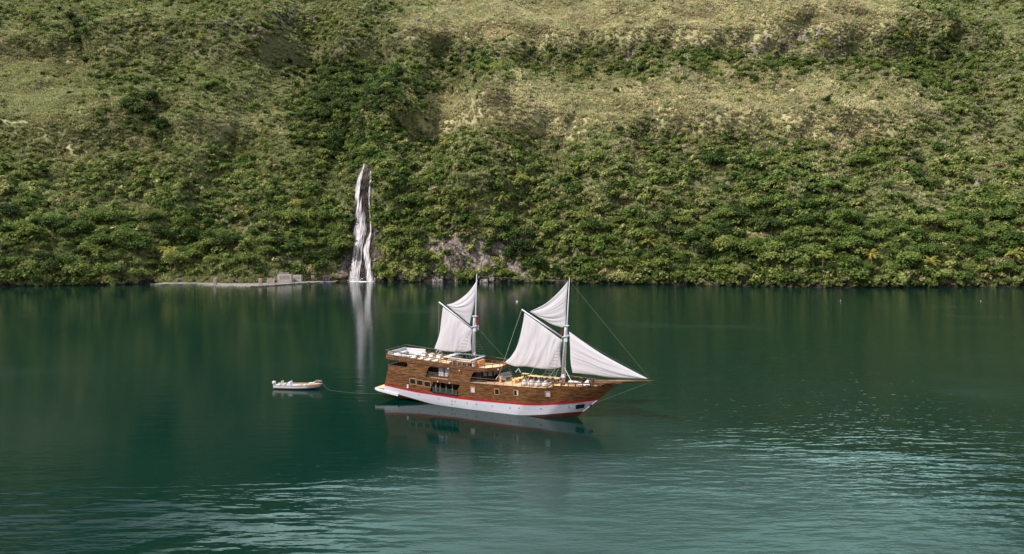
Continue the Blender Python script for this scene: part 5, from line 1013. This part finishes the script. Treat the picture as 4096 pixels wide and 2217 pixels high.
# ---------------------------------------------------------------- waterfall
def ty(x, z): return hill_at(x, z).y
def fall(name, rows, lab, seed, m, off=1.0, nx=14, nz=90):
    vs_ = np.array([r_[0] for r_ in rows], float); us = np.array([r_[1] for r_ in rows], float); ws = np.array([r_[2] for r_ in rows], float); V = []
    yb = 388.
    zs = np.linspace(0, 1, nz)
    for t_ in zs:
        v_ = vs_[0] + (vs_[-1] - vs_[0]) * t_; u0 = np.interp(v_, vs_, us); w0 = np.interp(v_, vs_, ws) * 1.15 * (1 + .10 * vnoise(np.array([v_ / 9.]), np.array([seed]), 3)[0])
        prev = None
        for k in range(nx + 1):
            a = (k / nx - .5); u_ = u0 + a * w0; z_ = 0; y_ = yb
            for _ in range(4):
                z_ = CH + (VH - v_) / F * y_; x_ = (u_ - 2048) / F * y_; y_ = ty(x_, max(z_, .2)) - off
            V.append((x_, y_ - .6 * math.cos(a * 3) + .5 * vnoise(np.array([k * .8]), np.array([v_ / 14.]), seed)[0], z_))
    N_ = nx + 1; Fc = [(i * N_ + k, (i + 1) * N_ + k, (i + 1) * N_ + k + 1, i * N_ + k + 1) for i in range(nz - 1) for k in range(nx)]
    o = npmesh(name, V, Fc, m, None, True); e_ = np.tile(np.abs(np.arange(N_) / nx - .5) * 2, nz); at_ = o.data.attributes.new('edge', 'FLOAT', 'POINT'); at_.data.foreach_set('value', e_.astype(np.float32))
    return o
fm = bpy.data.materials.new('falling_water'); fm.use_nodes = True; n = fm.node_tree; p = n.nodes['Principled BSDF']; g = n.nodes.new('ShaderNodeNewGeometry'); mp = n.nodes.new('ShaderNodeMapping'); mp.inputs['Scale'].default_value = (3.0, .05, .07)
z1 = n.nodes.new('ShaderNodeTexNoise'); z1.inputs['Scale'].default_value = 1.0; z1.inputs['Detail'].default_value = 5; z1.inputs['Roughness'].default_value = .6; n.links.new(g.outputs['Position'], mp.inputs[0]); n.links.new(mp.outputs[0], z1.inputs['Vector'])
r_ = n.nodes.new('ShaderNodeValToRGB'); r_.color_ramp.elements[0].position = .34; r_.color_ramp.elements[0].color = (.30, .27, .27, 1); r_.color_ramp.elements[1].position = .68; r_.color_ramp.elements[1].color = (.60, .565, .59, 1); n.links.new(z1.outputs['Fac'], r_.inputs[0]); n.links.new(r_.outputs[0], p.inputs['Base Color'])
r2 = n.nodes.new('ShaderNodeValToRGB'); r2.color_ramp.elements[0].position = .31; r2.color_ramp.elements[0].color = (.0, .0, .0, 1); r2.color_ramp.elements[1].position = .46; r2.color_ramp.elements[1].color = (.95, .95, .95, 1); ea = n.nodes.new('ShaderNodeAttribute'); ea.attribute_name = 'edge'; em = n.nodes.new('ShaderNodeMath'); em.operation = 'POWER'; em.inputs[1].default_value = 1.6; n.links.new(ea.outputs['Fac'], em.inputs[0]); ed = n.nodes.new('ShaderNodeMath'); ed.operation = 'MULTIPLY_ADD'; ed.inputs[1].default_value = -.30; n.links.new(em.outputs[0], ed.inputs[0]); n.links.new(z1.outputs['Fac'], ed.inputs[2]); n.links.new(ed.outputs[0], r2.inputs[0]); n.links.new(r2.outputs[0], p.inputs['Alpha'])
bb = n.nodes.new('ShaderNodeBump'); bb.inputs['Distance'].default_value = .15; n.links.new(z1.outputs['Fac'], bb.inputs['Height']); n.links.new(bb.outputs[0], p.inputs['Normal']); p.inputs['Roughness'].default_value = .5
wf = tag(empty('waterfall', (-84, 378, 0)), 'tall white waterfall dropping down the ravine into the lake', 'waterfall')
def kid(o, par): o.parent = par; o.location = -Vector(par.location); return o
kid(fall('main_stream', [(655, 1462, 5), (690, 1452, 14), (720, 1442, 22), (780, 1432, 30), (820, 1440, 26), (880, 1446, 44), (925, 1442, 54), (960, 1436, 48), (1010, 1428, 40), (1060, 1422, 42), (1134, 1416, 52)], '', 3, fm), wf)
kid(fall('side_stream', [(688, 1487, 6), (760, 1482, 9), (800, 1480, 6), (880, 1483, 5), (930, 1486, 8), (960, 1474, 22), (1000, 1464, 30), (1040, 1470, 24), (1090, 1476, 28), (1134, 1480, 34)], '', 8, fm), wf)
mb = MB()
for k in range(26):
    u_ = 1400 + rng.uniform(0, 95); x_ = (u_ - 2048) / F * 379; mb.lathe([(.02, .25), (.8 * rng.uniform(.5, 1.3), .05), (1.1 * rng.uniform(.5, 1.3), -.1)], (x_, shore(x_) - rng.uniform(0, 2.0), 0), 8, 1.8, .6)
for k in range(40):
    u_ = (1418 + rng.normal(0, 16)) if k % 3 else (1480 + rng.normal(0, 10)); x_ = (u_ - 2048) / F * 378; mb.lathe([(.02, .3), (.30, .1), (.02, -.2)], (x_, shore(x_) - rng.uniform(-.5, 1.2), rng.uniform(.1, 2.2)), 5)
foam = mb.build('foam', mat('foam', (.72, .74, .74), .8, nscale=3, col2=(.85, .85, .85), namt=.3), None, True); foam.parent = wf; foam.location = -wf.location
# bushes hanging over the ravine are part of the scattered cover; dark wet rock lies behind the fall
# ---------------------------------------------------------------- stone quay and ruins
def wpt(u_, v_, z_=0.0):
    c_s, s_n = math.cos(PITCH), math.sin(PITCH); zc = -(v_ - 1108.5) / F; dy = c_s - s_n * zc; dz = s_n + c_s * zc; t_ = (z_ - CH) / dz; return Vector(((u_ - 2048) / F * t_, dy * t_, z_))
QP = [wpt(u_, v_) for u_, v_ in ((600, 1141), (700, 1139), (790, 1138), (830, 1143), (900, 1148), (1000, 1149), (1060, 1146), (1130, 1141), (1200, 1136), (1280, 1132), (1340, 1130))]
top = MB(); wl = MB(); n = 60; pts = []
for k in range(n + 1):
    t_ = k / n * (len(QP) - 1); i = min(int(t_), len(QP) - 2); p = QP[i].lerp(QP[i + 1], t_ - i); p = p + Vector((0, .35 * math.sin(k * 1.7), 0)); pts.append(p)
for k in range(n):
    a, b = pts[k], pts[k + 1]; h = .5 + .12 * math.sin(k * 2.3) + (.15 if k % 5 == 0 else 0); d_ = b - a
    wl.box(((a.x + b.x) / 2, (a.y + b.y) / 2 + .3 + .12 * math.sin(k * 5.1), h / 2 - .5), (d_.length * .97, .9, h + 1.0), math.atan2(d_.y, d_.x))
q = tag(empty('stone_quay', (QP[5].x, QP[5].y, 0)), 'low grey stone quay wall along the left shore', 'quay wall'); kid(wl.build('wall', M['stone'], None, bevel=.08), q)
V = [];
for p in pts: V += [(p.x, p.y + .72, .42), (p.x, max(p.y + 6, shore(p.x) + 4), .6)]
kid(MB().add(V, [(2 * i, 2 * i + 2, 2 * i + 3, 2 * i + 1) for i in range(n)]).build('paving', M['stone'], None), q)
def block(name, u0, u1, vt, vb, depth, m_, lab, cat, back=1.6, grp=None, extra=None, rz=0):
    base = wpt((u0 + u1) / 2, vb, .7); y_ = base.y + .6; w_ = (u1 - u0) / F * y_; h = (vb - vt) / F * y_; t = tag(empty(name, (base.x, y_ + depth / 2, .7), rz), lab, cat, grp)
    MB().box((0, 0, h / 2 - .1), (w_, depth, h + .2)).build('slab', m_, t, bevel=.06)
    if extra: extra(t, w_, h, depth)
    return t
def panel(t, w_, h, d_): MB().box((0, -d_ / 2 - .03, h * .55), (w_ * .62, .08, h * .6)).build('inset_panel', M['redstone'], t)
block('stone_pillar', 851, 863, 1114, 1137, 1.2, M['redstone'], 'reddish square pillar alone on the quay, farthest left', 'pillar', extra=panel)
block('stone_pillar', 1032, 1045, 1115, 1138, 1.2, M['redstone'], 'reddish square pillar beside the low broken wall', 'pillar', extra=panel)
def notch(t, w_, h, d_):
    for sg in (-1, 1): MB().box((sg * w_ * .46, -.02, h * .5 + .35), (w_ * .1, d_ + .1, h + .6)).build('end_post', M['concrete'], t)
block('ruined_wall', 1067, 1096, 1116, 1134, .9, M['redstone'], 'low reddish wall with raised ends on the quay', 'wall', extra=notch)
def teeth(t, w_, h, d_):
    for k in range(9): MB().box((-w_ * .40 + k * w_ * .083, .1, h + .55 - .05 * (k % 3)), (.28, .5, 1.3)).build('stub_column', M['concrete'], t)
    MB().box((w_ * .03, -d_ / 2 - .45, .55), (w_ * 1.04, .9, 1.3)).build('step', M['concrete'], t)
    for k in range(7): MB().box((-w_ * .3 + k * w_ * .1, -d_ / 2 - .05, h * .62), (.22, .14, h * .5)).build('flute', M['redstone'], t)
block('concrete_ruin', 1108, 1163, 1099, 1129, 3.0, M['concrete'], 'tall pale concrete ruin topped by a row of broken columns', 'ruin', extra=teeth, rz=R(4))
def capst(t, w_, h, d_):
    MB().box((0, 0, h + .2), (w_ * .95, d_ * .9, .5)).build('cap', M['concrete'], t)
    for k in range(5): MB().box((-w_ * .3 + k * w_ * .15, -d_ / 2 - .04, h * .6), (.2, .12, h * .3)).build('flute', M['redstone'], t)
block('concrete_block', 1170, 1204, 1104, 1126, 3.0, M['concrete'], 'pale concrete block right of the column ruin', 'block', extra=capst)
block('stone_pillar', 1243, 1256, 1102, 1123, 1.2, M['concrete'], 'pale pillar with a dark inset panel beside the blue hut', 'pillar', extra=panel)
base = wpt(1292, 1124, .7); t = tag(empty('lake_hut', (base.x, base.y + 2.5, .7)), 'low hut covered in dark blue tarpaulin beside the waterfall', 'hut')
MB().add([(-3.6, -1.4, 1.2), (0, -1.6, 2.5), (3.2, -1.6, 2.4), (3.2, 1.6, 2.8), (0, 1.6, 2.9), (-3.6, 1.6, 1.5)], [(0, 1, 4, 5), (1, 2, 3, 4)]).build('roof', M['wood_dark'], t)
MB().add([(-3.5, -1.3, 0), (-.1, -1.5, 0), (-.1, -1.5, 2.35), (-3.5, -1.3, 1.15)], [(0, 1, 2, 3)]).build('lean_to', M['dark'], t)
MB().box((1.5, -1.2, 1.3), (3.0, .1, 2.0)).build('tarpaulin_wall', M['tarp'], t)
for x in (-.1, 1.4, 3.1): MB().tube([(x, -1.55, -.2), (x, -1.55, 2.5)], .07, 5).build('post', M['trim'], t)
